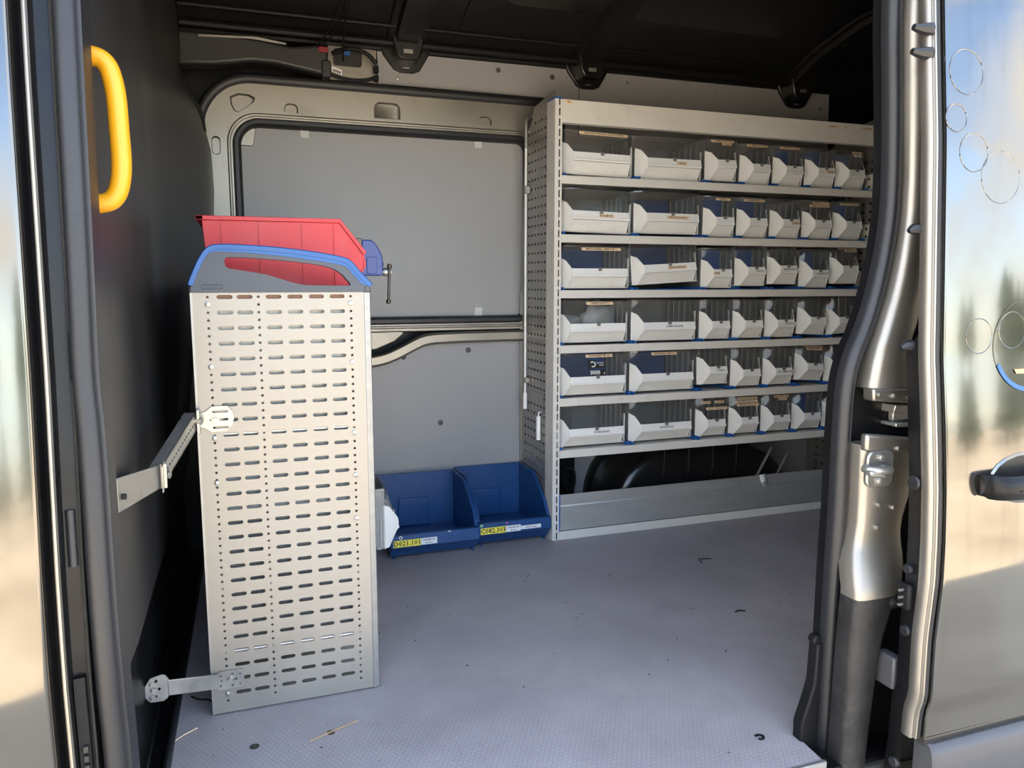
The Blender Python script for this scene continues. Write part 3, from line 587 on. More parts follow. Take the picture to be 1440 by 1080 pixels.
# ================================================================== OPEN SLIDING DOOR (right)
d1 = empty('door_1', (1.25, 1.1, 0)); struct(d1, 'grey metallic sliding door slid back along the body')
def dpart(mb, name, m, parent=d1, bevel=0, angle=38):
    o = build(mb, name, m, None, bevel, angle); o.parent = parent
    if parent == d1: o.matrix_parent_inverse = Matrix.Translation((-1.25, -1.1, 0))
    else: o.matrix_parent_inverse = Matrix.Identity(4)
    return o
zz = [.085 + (1.95 - .085) * i / 90 for i in range(91)]
XE = 1.262
b = MB(); b.grid([[(XE, dy(z) + .006, z), (XE + .001, dy(z) + .001, z), (XE + .006, dy(z), z), (1.5, dy(z) - .001, z), (1.8, dy(z) - .001, z), (2.6, dy(z), z)] for z in zz]); skin = dpart(b, 'door_skin', 'paint', angle=24)
b = MB(); b.grid([[(XE + .004, dy(z) + .012, z), (XE, dy(z) + .010, z), (XE - .006, dy(z) + .006, z), (XE - .010, dy(z) + .012, z)] for z in zz]); dpart(b, 'edge_rubber', 'rubber', angle=50)
b = MB(); b.grid([[(XE - .009, dy(z) + .014, z), (XE - .011, dy(z) + .009, z), (XE - .014, dy(z) + .010, z), (XE - .0155, dy(z) + .018, z), (XE - .017, dy(z) + .019, z), (XE - .0185, dy(z) + .014, z), (XE - .022, dy(z) + .017, z), (XE - .023, dy(z) + .030, z), (XE - .020, dy(z) + .040, z)] for z in zz]); dpart(b, 'edge_flange', 'paint_in', angle=50)
b = MB(); ie = lambda z: interp([(.86, 0), (.96, .05)], z)
b.grid([[(XE - .018 + ie(z) * .3, dy(z) + .036, z), (XE - .014 + ie(z), dy(z) + .075 - ie(z) * .7, z), (XE + ie(z), dy(z) + .088 - ie(z) * .8, z), (2.6, dy(z) + .08, z)] for z in [-.10 + (1.95 + .10) * i / 60 for i in range(61)]]); ed_ = dpart(b, 'inner_edge', 'black', angle=50)
# lower rub strip and cladding
b = MB(); b.grid([[(XE, dy(.06) + .02, z_), (XE + .004, y_, z_), (2.6, y_, z_)] for z_, y_ in ((.090, dy(.09) - .001), (.086, dy(.09) + .004), (.074, dy(.09) + .004), (.070, dy(.09) - .002))]); dpart(b, 'rub_strip', 'ink')  # black rub strip between door skin and cladding
cl = [(.074, -.004), (.070, -.012), (.055, -.018), (.02, -.022), (-.04, -.022), (-.10, -.016), (-.20, -.002), (-.30, .02)]
b = MB(); b.grid([[(XE + .008, dy(.05) + .03, z_), (XE + .01, dy(.05) + o_ + .006, z_), (XE + .022, dy(.05) + o_, z_), (2.6, dy(.05) + o_, z_)] for z_, o_ in cl]); dpart(b, 'lower_cladding', 'cladding', angle=50)
# handle in its scooped recess
b = MB(); n_ = 20; cx, cz = 1.475, .612
ring0 = [(cx + .105 * math.cos(2 * math.pi * k / n_), cz + .052 * math.sin(2 * math.pi * k / n_)) for k in range(n_)]
ring1 = [(cx + .098 * math.cos(2 * math.pi * k / n_), cz + .046 * math.sin(2 * math.pi * k / n_)) for k in range(n_)]
b.add([(a, dy(c) - .0015, c) for a, c in ring0] + [(a, dy(c) - .003, c) for a, c in ring1], [(i, (i + 1) % n_, n_ + (i + 1) % n_, n_ + i) for i in range(n_)]); dpart(b, 'handle_recess_rim', 'paint', angle=60)
b = MB(); b.add([(a, dy(c) - .0018, c) for a, c in ring1] + [(cx, dy(cz) - .0018, cz)], [(i, (i + 1) % n_, n_) for i in range(n_)]); dpart(b, 'handle_recess', 'paint_black', angle=60)
b = MB(); hpth = smooth([(1.345, 0, .607), (1.352, -.03, .607), (1.38, -.044, .607), (1.46, -.048, .608), (1.56, -.046, .609), (1.60, -.03, .610), (1.605, 0, .610)], 2)
rows = []
for i, (x, o_, z) in enumerate(hpth):
    k_ = .024 if 3 < i < len(hpth) - 4 else .021
    rows.append([(x, dy(.607) + o_ + .014 * math.cos(a), z + k_ * math.sin(a)) for a in [2 * math.pi * j / 12 for j in range(13)]])
b.grid(rows); hd_ = dpart(b, 'door_handle', 'paint_black', angle=60)
b = MB(); b.tube([(1.385, dy(.607) - .0588, .604), (1.45, dy(.607) - .0632, .605), (1.58, dy(.607) - .061, .606)], .0016, 6); dpart(b, 'handle_seam', 'ink')
# round ghosts of old decals, and the edge of a round emblem
for (x, z, r_) in ((1.313, 1.392, .042), (1.262 + .024, 1.305, .026), (1.330, 1.243, .036), (1.40, 1.20, .05), (1.352, .895, .034), (1.440, .905, .036)):
    n_ = 40; b = MB(); b.add([(x + (r_ + q) * math.cos(2 * math.pi * k / n_), dy(z + (r_ + q) * math.sin(2 * math.pi * k / n_)) - e, z + (r_ + q) * math.sin(2 * math.pi * k / n_)) for q, e in ((-.0012, .0006), (0, .0013), (.0008, .0006)) for k in range(n_)], [(m_ * n_ + i, m_ * n_ + (i + 1) % n_, (m_ + 1) * n_ + (i + 1) % n_, (m_ + 1) * n_ + i) for m_ in (0, 1) for i in range(n_)])
    dpart(b, 'decal_outline', 'decal', angle=60)
def disc(x, z, r0, r1, a0, a1, e, m, name, n_=24):
    b = MB(); P = []
    for q in (r0, r1):
        for k in range(n_ + 1):
            a = R(a0 + (a1 - a0) * k / n_); zz_ = z + q * math.sin(a); P.append((x + q * math.cos(a), dy(zz_) - e, zz_))
    b.add(P, [(i, i + 1, n_ + 2 + i, n_ + 1 + i) for i in range(n_)]); return dpart(b, name, m, angle=60)
disc(1.480, .875, .083, .092, 205, 335, .0025, 'ink_blue', 'emblem_ring'); disc(1.480, .875, .0905, .092, -25, 205, .0015, 'decal', 'emblem_ring', 40)
b = MB(); b.add([(x, dy(z) - .003, z) for x, z in ((1.442, .828), (1.51, .828), (1.51, .817), (1.448, .819))], [(0, 1, 2, 3)]); dpart(b, 'emblem_band', 'tan')
# plugs, clips and contact block on the door's inner edge
def dplug(x, y, z, r_, m='rubber', name='edge_plug'):
    b = MB(); b.tube([(x + .006, y, z), (x - .001, y, z), (x - .004, y, z), (x - .004, y, z)], [r_, r_, r_ * .8, r_ * .45], 14); dpart(b, name, m)
dplug(1.242, 1.128, .606, .015); dplug(1.242, 1.128, .428, .011); dplug(1.242, 1.125, .30, .012); dplug(1.242, 1.13, .01, .012)
b = MB(); b.box(1.232, 1.25, 1.112, 1.142, .345, .40); cb = dpart(b, 'contact_block', 'black', bevel=.006)
b = MB()
for z in (.357, .372, .387): b.tube([(1.222, 1.127, z), (1.234, 1.127, z)], .003, 7)
dpart(b, 'contact_pins', 'zinc')
for z in (1.468, 1.425):
    b = MB(); b.tube([(1.245, 1.165, z), (1.225, 1.168, z), (1.208, 1.170, z + .002)], [.013, .010, .006], 8); dpart(b, 'rubber_buffer', 'rubber')
for z in (1.10, .875):
    b = MB(); b.tube([(1.245, 1.160, z), (1.230, 1.162, z), (1.222, 1.163, z - .004)], [.012, .010, .005], 8); dpart(b, 'rubber_buffer', 'rubber')

# ================================================================== OBJECTS
# helper: parts are written in world coordinates and hung under an empty without moving
def wpart(mb, name, m, parent, bevel=0, angle=38, seg=2):
    o = build(mb, name, m, parent, bevel, angle, None, seg)
    p = parent; off = Vector((0, 0, 0))
    while p is not None: off += Vector(p.location); p = p.parent
    o.data.transform(Matrix.Translation(-off)); return o

# ---- yellow grab handle on the pillar
b = MB(); gp = smooth([(-.232, 1.345, 1.337), (-.20, 1.35, 1.338), (-.172, 1.35, 1.332), (-.162, 1.35, 1.29), (-.161, 1.35, 1.23), (-.160, 1.35, 1.165), (-.172, 1.35, 1.124), (-.20, 1.35, 1.117), (-.235, 1.345, 1.117)], 3)
gh = tag(build(b.tube(gp, .0145, 16), 'grab_handle', 'yellow', angle=80), 'bright yellow tubular grab handle on the front door pillar', 'handle')

# ---- perforated aluminium cabinet
CX0, CX1, CY0, CY1, CH = -.096, .289, 1.80, 2.62, .976
cab = empty('perforated_cabinet', (.095, 2.2, 0), 'tall slotted aluminium cabinet end beside the black bulkhead', 'cabinet')
cols_ = [(-.047, -.010), (-.002, .028), (.058, .090), (.103, .137), (.151, .183), (.197, .229)]
cols_ = [((a + b_) / 2, .0335) for a, b_ in cols_]
rowsz = [.9665 - .03395 * i for i in range(28)]
holes = []
hidden = {25}
for z in rowsz:
    for cx, L_ in cols_: holes.append(stadium(cx, z, L_, .0088))
for i in range(56):
    z = .9665 - .03395 * i / 2
    for x in (-.0635, .0415, .2435): holes.append(circle(x, z, .0031, 8))
pn = holed(rect(CX0, .2735, .004, CH), holes, XZ(CY0), .0022)
wpart(pn, 'slotted_end_panel', 'alu', cab)
b = MB(); b.prism([(.2735, 1.80), (.2745, 1.7985), (.2885, 1.8035), (.2895, 1.806), (.2895, 1.83), (.2735, 1.83)], XY(0), .003, CH); wpart(b, 'corner_profile', 'alu_edge', cab, .001)
b = MB(); b.prism([(-.0985, 1.7985), (-.094, 1.7985), (-.094, 1.801), (-.0965, 1.803), (-.0965, 1.83), (-.0985, 1.83)], XY(0), .003, CH); wpart(b, 'folded_edge', 'alu_edge', cab)
b = MB(); b.box(-.096, -.092, 1.8025, CY1, .003, CH); wpart(b, 'back_sheet', 'alu', cab)
b = MB(); b.box(-.096, .289, CY1 - .004, CY1, .003, CH); wpart(b, 'far_end_panel', 'alu', cab)
# inner frame plates standing close behind the slots
for z0, z1 in ((.135, .296), (.306, .468), (.478, .640), (.648, .80), (.815, .945)):
    b = MB(); b.box(-.085, .265, 1.822, 1.826, z0, z1); wpart(b, 'inner_side_plate', 'steel', cab)
for zs in (.02, .147, .30, .48, .66, .84):
    b = MB(); b.box(-.09, .28, 1.805, CY1 - .006, zs, zs + .004); b.box(.276, .28, 1.805, CY1 - .006, zs, zs + .03); wpart(b, 'shelf_tray', 'rack', cab, .001)
b = MB(); b.box(-.09, .285, 1.806, CY1, .956, .982); wpart(b, 'worktop', 'wood', cab, .002)
for (x, zs) in ((-.0635, (.951, .814, .655, .553, .05)), (.2435, (.951, .815, .648, .546, .44)), ):
    for q in zs:
        p = MB(); p.tube([(x, 1.7995, q), (x, 1.7965, q), (x, 1.7955, q)], [.0056, .0054, .003], 10); p.tube([(x, 1.7956, q), (x, 1.7945, q)], .0022, 6); wpart(p, 'rivet_bolt', 'zinc', cab)
# grip cap on top: slate body with a blue cover strip
outl = smooth([(-.097, .976), (-.097, .985), (-.092, 1.004), (-.075, 1.040), (-.060, 1.062), (-.044, 1.070), (.02, 1.069), (.10, 1.0635), (.17, 1.055), (.225, 1.0455), (.243, 1.039), (.265, 1.010), (.284, .992), (.2905, .986), (.2905, .976)], 1)
hol = smooth([(-.026, 1.050), (-.024, 1.030), (.0, 1.0255), (.055, 1.017), (.085, 1.008), (.125, .995), (.15, .9915), (.235, .9905), (.246, .992), (.236, 1.004), (.222, 1.020), (.195, 1.034), (.14, 1.042), (.06, 1.0495), (-.012, 1.053)], 1, True)
cap = wpart(holed(outl, [hol], XZ(1.797), .028), 'grip_cap', 'grey_handle', cab, .004, seg=3)
tp = smooth([(-.097, .992), (-.092, 1.006), (-.075, 1.044), (-.060, 1.067), (-.044, 1.0755), (.02, 1.0745), (.10, 1.069), (.17, 1.0605), (.225, 1.051), (.243, 1.0445), (.265, 1.016), (.284, .998), (.290, .991)], 2)
b = MB(); b.sweep(tp, [(-.006, -.003), (.004, -.004), (.006, .0), (.006, .03), (-.006, .032)], XZ(1.797)); wpart(b, 'blue_cover_strip', 'blue_trim', cap, .002, angle=50)
top_ = [(-.078, 1.040), (-.062, 1.066), (-.046, 1.073), (.02, 1.072), (.10, 1.0665), (.17, 1.058), (.225, 1.0485), (.243, 1.042), (.265, 1.0135), (.284, .995), (.289, .990)]
bot_ = [(.280, .990), (.268, .996), (.250, 1.016), (.236, 1.033), (.218, 1.039), (.17, 1.0465), (.10, 1.0555), (.02, 1.0625), (-.04, 1.0645), (-.058, 1.060), (-.076, 1.036)]
b = MB(); b.prism(top_ + bot_, XZ(1.797), -.0015, .001); wpart(b, 'blue_inlay', 'blue_trim', cap)
b = MB(); b.sweep(rrect(-.074, -.032, .984, .993, .0015, 2), [(-.0006, 0), (0, -.001), (.0006, 0)], XZ(1.797), True, False); lg = wpart(b, 'moulded_name_frame', 'grey_handle', cap)
lettering('Sortimo', .0095, lg, (-.053 - .095, 1.7962 - 2.2, .9882), (R(90), 0, 0), 'grey_handle', 1.0, 'moulded_lettering')
b = MB(); b.box(-.101, -.096, 1.80, 1.83, .976, 1.002); wpart(b, 'cap_end', 'black', cap, .001)
b = MB(); b.prism([(.2735, .977), (.2905, .977), (.287, .984), (.2905, .990), (.278, .990), (.276, .984)], XZ(1.795), 0, .03); wpart(b, 'corner_cap', 'cladding', cap, .001)

# ---- red open-fronted bin on the worktop
def hopper(x0, x1, y0, y1, z0, H, lip, slope_x, t=.003):
    """open-fronted bin whose mouth faces +x; returns side outline"""
    return [(x0, z0), (x1 - .03, z0), (x1, z0 + lip), (x1 - .004, z0 + lip + .02), (slope_x, z0 + H), (x0, z0 + H)]
rx0, rx1, ry0, ry1, rz0, rH = -.074, .306, 1.98, 2.22, .983, .168
rb = empty('open_front_bin', (.1, 2.1, rz0), 'red plastic open-fronted bin on top of the slotted cabinet', 'bin')
side = [(rx0 + .012, rz0), (rx1 - .035, rz0), (rx1, rz0 + .055), (rx1, rz0 + .09), (.245, rz0 + rH), (rx0, rz0 + rH)]
for nm, y in (('side_wall', ry0), ('side_wall', ry1 - .004)):
    b = MB(); b.prism(side, XZ(y), 0, .004); sw_ = wpart(b, nm, 'red', rb, .001)
    for x in (-.03, .055, .155, .232):
        b = MB(); zt = rz0 + rH - .014 if x < .24 else rz0 + rH - .03; b.box(x - .002, x + .002, y - .003 if y == ry0 else y + .004, y if y == ry0 else y + .007, rz0 + .01, zt); wpart(b, 'panel_rib', 'red', sw_)
b = MB(); b.box(rx0 + .012, rx1 - .035, ry0 + .004, ry1 - .004, rz0, rz0 + .004); wpart(b, 'bin_floor', 'red', rb)
b = MB(); b.prism([(rx0 + .012, rz0), (rx0 + .016, rz0), (rx0 + .004, rz0 + rH), (rx0, rz0 + rH)], XZ(ry0 + .004), 0, ry1 - ry0 - .008); wpart(b, 'back_wall', 'red', rb)
b = MB(); b.prism([(rx1 - .035, rz0), (rx1 - .031, rz0), (rx1 + .002, rz0 + .055), (rx1 + .002, rz0 + .072), (rx1 - .004, rz0 + .072), (rx1 - .004, rz0 + .055)], XZ(ry0), -.002, ry1 - ry0 + .002); wpart(b, 'front_lip', 'red', rb, .001)
b = MB(); rp = [(rx0 - .012, rz0 + rH), (.246, rz0 + rH), (rx1 + .002, rz0 + .088)]
for y in (ry0 - .007, ry1 - .004): b.sweep(rp, [(-.007, 0), (.003, 0), (.003, .011), (-.007, .011)], XZ(y))
b.box(rx0 - .012, rx0 + .004, ry0 - .007, ry1 + .007, rz0 + rH - .007, rz0 + rH + .003); wpart(b, 'rim', 'red', rb, .001)

# ---- bench vise at the worktop edge
vx, vy, vz = .30, 2.33, .983
vise = empty('bench_vise', (vx, vy, vz), 'blue bench vise with steel tommy bar behind the red bin', 'vise')
b = MB(); b.prism([(.02, .0), (.02, .034), (.346 - .30, .034), (.402 - .30, .034), (.406 - .30, .036), (.406 - .30, .088), (.400 - .30, .104), (.390 - .30, .122), (.380 - .30, .133), (.372 - .30, .138), (.345 - .30, .138), (.345 - .30, .118), (.338 - .30, .10), (.30 - .30, .09), (.0, .0)], lambda a, c, d: (a, d, c), -.045, .045); build(b, 'moving_jaw', 'vise', vise, .004)
b = MB(); b.box(.346 - .30 + .012, .40 - .30 - .012, -.048, -.045, .04, .088); build(b, 'cast_boss', 'vise', vise, .002)
b = MB(); b.prism([(-.10, 0), (.03, 0), (.03, .03), (.0, .05), (.0, .138), (-.03, .138), (-.06, .06), (-.10, .03)], lambda a, c, d: (a, d, c), -.045, .045); build(b, 'fixed_jaw', 'vise', vise, .004)
b = MB(); b.box(.028, .046, -.05, .05, .116, .142); build(b, 'jaw_plate', 'vise_dark', vise, .002)
b = MB(); b.tube([(.10, 0, .068), (.114, 0, .068), (.116, 0, .068)], [.008, .008, .004], 10); build(b, 'oiler_boss', 'vise', vise)
b = MB(); b.tube([(.09, -.02, .045), (.112, -.02, .045), (.112, -.02, .045), (.133, -.02, .045)], [.008, .008, .013, .013], 14); build(b, 'spindle_head', 'steel', vise)
b = MB(); b.tube([(.127, -.034, .062), (.122, -.034, -.04)], .0042, 10)
tb_ = build(b, 'tommy_bar', 'vise_dark', vise)
for q in ((.127, -.034, .062), (.122, -.034, -.042)):
    b = MB(); b.tube([(q[0], q[1], q[2] - .007), (q[0], q[1], q[2] - .004), (q[0], q[1], q[2] + .004), (q[0], q[1], q[2] + .007)], [.003, .0075, .0075, .003], 10); build(b, 'bar_knob', 'vise_dark', tb_)

# ---- fixing straps between cabinet and bulkhead
up_s = empty('strap_bracket', (-.06, 1.79, .70), 'pale zinc strap with slotted strut tying cabinet to bulkhead at mid height', 'bracket')
pl = [(-.093, .712), (-.080, .716), (-.066, .727), (-.034, .727), (-.023, .712), (-.021, .700), (-.025, .684), (-.038, .671), (-.068, .670), (-.082, .680), (-.093, .684)]
ho = [stadium(-.049, .7155, .034, .006), stadium(-.052, .6975, .040, .006), stadium(-.049, .680, .034, .006)]
wpart(holed(pl, ho, XZ(1.794), .0025), 'slotted_foot_plate', 'zinc', up_s)
b = MB(); b.tube([(-.060, 1.794, .6975), (-.060, 1.786, .6975)], .006, 6); b.tube([(-.060, 1.7945, .6975), (-.060, 1.792, .6975)], .009, 12); wpart(b, 'bolt', 'zinc', up_s)
b = MB(); b.prism([(-.097, .725), (-.091, .725), (-.091, .672), (-.097, .672)], XZ(1.768), 0, .027); wpart(b, 'foot_flange', 'zinc', up_s, .001)
# strut: slotted channel from the flange down and back towards the door
A, B_ = Vector((-.098, 1.775, .700)), Vector((-.152, 1.60, .628))
d_ = (B_ - A).normalized(); sdir = Vector((0, 0, 1)); sdir = (sdir - d_ * sdir.dot(d_)).normalized(); n3 = d_.cross(sdir)
def frame(a, s_, t_): return A + d_ * a + sdir * s_ + n3 * t_
Ls = (B_ - A).length
hs = [stadium(.012 + .0125 * i, 0, .008, .006) for i in range(int((Ls - .02) / .0125) + 1)]
mbs = holed(rect(-.005, Ls + .005, -.018, .018), hs, lambda a, c, d: tuple(frame(a, c, d)), .003)
mbs.prism([(-.005, .0), (Ls + .005, .0), (Ls + .005, .024), (-.005, .024)], lambda a, c, d: tuple(frame(a, .018 + d, c)), -.003, 0)
mbs.prism([(-.005, .0), (Ls + .005, .0), (Ls + .005, .014), (-.005, .014)], lambda a, c, d: tuple(frame(a, -.018 + d, c)), 0, .003)
wpart(mbs, 'slotted_strut', 'zinc', up_s)
for q in (.0, Ls):
    b = MB(); c0 = frame(q, 0, -.004); b.tube([frame(q, 0, -.012), frame(q, 0, .012)], .0085, 6); b.tube([frame(q, 0, -.014), frame(q, 0, .016)], .0045, 8); wpart(b, 'hinge_bolt', 'zinc', up_s)
b = MB(); b.prism([(-.160, .652), (-.145, .652), (-.145, .604), (-.160, .604)], XZ(1.585), 0, .003); b.prism([(1.565, .652), (1.60, .656), (1.602, .606), (1.565, .600)], YZ(-.153), 0, .003); wpart(b, 'hinge_plate', 'zinc', up_s, .001)
b = MB(); P0, P1 = (-.156, 1.583), (-.190, 1.30)
b.add([(P0[0], P0[1], .651), (P1[0], P1[1], .697), (P1[0], P1[1], .642), (P0[0], P0[1], .606), (P0[0] - .003, P0[1], .651), (P1[0] - .003, P1[1], .697), (P1[0] - .003, P1[1], .642), (P0[0] - .003, P0[1], .606)], [(0, 1, 2, 3), (7, 6, 5, 4), (0, 4, 5, 1), (1, 5, 6, 2), (2, 6, 7, 3), (3, 7, 4, 0)])
wpart(b, 'flat_strap', 'zinc', up_s, .001)
b = MB(); b.tube([(-.187, 1.31, .665), (-.180, 1.309, .665)], .005, 8); wpart(b, 'strap_screw', 'ink', up_s)
lo_s = empty('tie_strap', (-.06, 1.79, .09), 'flat zinc tie strap near the floor at the cabinet foot', 'bracket')
ho = [circle(-.078 + .011 * i, .098 - .024 * j, .003, 8) for i in range(1) for j in range(2)] + [stadium(-.052, .086, .022, .005)] + [circle(-.052, .100, .003, 8), circle(-.035, .098, .0028, 8), circle(-.052, .072, .003, 8), circle(-.035, .073, .0028, 8), circle(-.076, .086, .003, 8)]
wpart(holed(rrect(-.085, -.026, .064, .108, .006, 3), ho, XZ(1.795), .0025), 'perforated_foot_plate', 'zinc', lo_s)
b = MB(); b.tube([(-.056, 1.795, .086), (-.056, 1.788, .086)], .0065, 6); wpart(b, 'bolt', 'zinc', lo_s)
b = MB(); Q0, Q1 = Vector((-.083, 1.793, .0)), Vector((-.182, 1.735, .0))
b.add([(Q0.x, Q0.y, .104), (Q1.x, Q1.y, .138), (Q1.x, Q1.y, .102), (Q0.x, Q0.y, .068), (Q0.x, Q0.y + .003, .104), (Q1.x, Q1.y + .003, .138), (Q1.x, Q1.y + .003, .102), (Q0.x, Q0.y + .003, .068)], [(0, 1, 2, 3), (7, 6, 5, 4), (0, 4, 5, 1), (1, 5, 6, 2), (2, 6, 7, 3), (3, 7, 4, 0)])
wpart(b, 'flat_strap', 'zinc', lo_s, .001)
def lfn(a, c, d): return (-.180 - a * .86, 1.738 - a * .50 + d, c + .026 + a * .15)
pl = [(0, .112), (.008, .124), (.014, .127), (.040, .124), (.052, .108), (.052, .082), (.042, .070), (.014, .066), (.006, .070), (0, .078)]
wpart(holed(pl, [circle(.028, .115, .0035, 8), circle(.022, .096, .0035, 8), circle(.030, .080, .0035, 8)], lfn, .0025), 'bulkhead_plate', 'zinc', lo_s)
for (a, c) in ((.036, .112), (.034, .097), (.036, .080)):
    p0 = Vector(lfn(a, c, -.001)); b = MB(); b.tube([p0, p0 + Vector((.002, -.006, 0))], .0055, 6); wpart(b, 'screw', 'zinc', lo_s)

# ---- clear-fronted storage bin shelved low in the cabinet, poking out past its edge
def box_open(w, H, d, y0=.03, t=.0025, ribs=True):
    b = MB(); hw = w / 2
    b.box(-hw, hw, y0, d, 0.002, .004); b.box(-hw, hw, d - t, d, .004, H); b.box(-hw, -hw + t, y0 * .7, d, .004, H); b.box(hw - t, hw, y0 * .7, d, .004, H)
    b.box(-hw - .002, -hw + t, y0 * .7, d, H - .004, H); b.box(hw - t, hw + .002, y0 * .7, d, H - .004, H)
    return b
def ribs_mesh(w, H, d):
    b = MB(); hw = w / 2; k = 0; y = .06
    while y < d - .02: b.box(hw - .006, hw - .0025, y, y + .004, .01, H - .008); y += .042
    return b
LIP = -.030                       # the white lip stands proud of the window, which leans back from it
win_y = lambda z, H=.159: interp([(.070 * H / .159, LIP + .008), (H, .012)], z)
def front_mesh(w, H=.159):
    s_ = H / .159; hw = w / 2; a_, b_ = hw - .003, hw - .036; z1, z2 = .043 * s_, .075 * s_
    m_ = MB()
    m_.prism([(LIP + .010, z1 - .001), (LIP, z1 + .001), (LIP - .002, z1 + .006), (LIP + .002, z1 + .012), (LIP + .005, z2), (LIP + .010, z2), (LIP + .014, z1)], lambda y, z, d: (d, y, z), -b_ - .003, b_ + .003)
    yb = .020
    m_.add([(-b_ - .003, LIP + .008, z1 + .001), (b_ + .003, LIP + .008, z1 + .001), (b_ + .016, yb, 0), (-b_ - .016, yb, 0), (-b_ - .003, LIP + .012, z1 + .001), (b_ + .003, LIP + .012, z1 + .001), (b_ + .016, yb + .004, 0), (-b_ - .016, yb + .004, 0)],
           [(0, 1, 2, 3), (7, 6, 5, 4), (0, 4, 5, 1), (1, 5, 6, 2), (2, 6, 7, 3), (3, 7, 4, 0)])
    m_.box(-a_, a_, yb, .042, 0, .005)
    for sg in (-1, 1):
        poly = [(0, 0), (0, .116 * s_), (.50, .106 * s_), (.62, .098 * s_), (.98, z2 - .004 * s_), (1.0, z2 - .014 * s_), (1.0, z1 + .002), (.90, z1 - .004 * s_), (.46, 0)]
        def fn(q, z, d, sg=sg):
            x = a_ + (b_ - a_) * q; y = .026 + (LIP - .026) * q ** 1.25; return (sg * x, y + d, z)
        m_.prism(poly, fn, 0, .0035)
        m_.prism([(.022, 0), (.022, .116 * s_), (.032, .116 * s_), (.034, 0)], lambda y, z, d, sg=sg: (sg * (a_ - d), y, z), 0, .0025)
    return m_
def shield_mesh(w, H):
    hw = w / 2; a_, b_ = hw - .003, hw - .034; m_ = MB(); rows = []
    for z in (.068 * H / .159, .09 * H / .159, .115 * H / .159, .14 * H / .159, H):
        f = win_y(z, H); rows.append([(-a_, .030, z), (-b_ - .008, f + (.03 - f) * .38, z), (-b_, f + .001, z), (0, f, z), (b_, f + .001, z), (b_ + .008, f + (.03 - f) * .38, z), (a_, .030, z)])
    m_.grid(rows); return m_
def rim_mesh(w, H):
    hw = w / 2; a_, b_ = hw - .003, hw - .034; m_ = MB(); f = win_y(H, H)
    m_.tube([(-a_, .030, H), (-b_ - .008, f + .007, H), (-b_, f + .001, H), (b_, f + .001, H), (b_ + .008, f + .007, H), (a_, .030, H)], .0016, 6); return m_
def lean(o, z, lift=.0014):
    """tip a flat label back so that it lies on the leaning window"""
    ang = -math.atan2(win_y(.159) - win_y(.07), .089); o.matrix_local = Matrix.Translation((0, win_y(z) - lift, z)) @ Matrix.Rotation(ang, 4, 'X') @ Matrix.Translation((0, 0, -z)); return o
BM_ = {}
def bin_meshes(kind, w, H, d):
    if kind not in BM_:
        BM_[kind] = dict(body=box_open(w, H, d).mesh('bin_body'), ribs=ribs_mesh(w, H, d).mesh('bin_ribs'), front=front_mesh(w, H).mesh('bin_front'), shield=shield_mesh(w, H).mesh('bin_window', 20), rim=rim_mesh(w, H).mesh('bin_rim'),
                         clip=MB().box(-.007, .007, LIP + .001, LIP + .008, .066 * H / .159, .078 * H / .159).mesh('clip'), back=MB().box(-w / 2 + .004, w / 2 - .010, (.10 if w < .18 else d - .05), (.105 if w < .18 else d - .045), .006, H - .004).mesh('divider'))
    return BM_[kind]
def make_bin(kind, w, H, d, loc, rot, label, group, blue=False):
    o = empty('storage_bin', loc, label, 'storage bin', group, rot); ms = bin_meshes(kind, w, H, d)
    bd = link('bin_body', ms['body'], 'clear', o); link('side_ribs', ms['ribs'], 'milky', bd)
    f = link('white_front', ms['front'], 'white', o); link('latch_tab', ms['clip'], 'steel', f)
    s_ = link('clear_window', ms['shield'], 'shield', o); link('window_rim', ms['rim'], 'shield', s_)
    if blue: link('blue_divider', ms['back'], 'blue_in', o)
    return o
cbin = make_bin('cab', .20, .20, .32, (.428, 2.46, .152), (0, 0, R(90)), 'clear bin with white front poking out of the slotted cabinet low beside the blue bins', None)

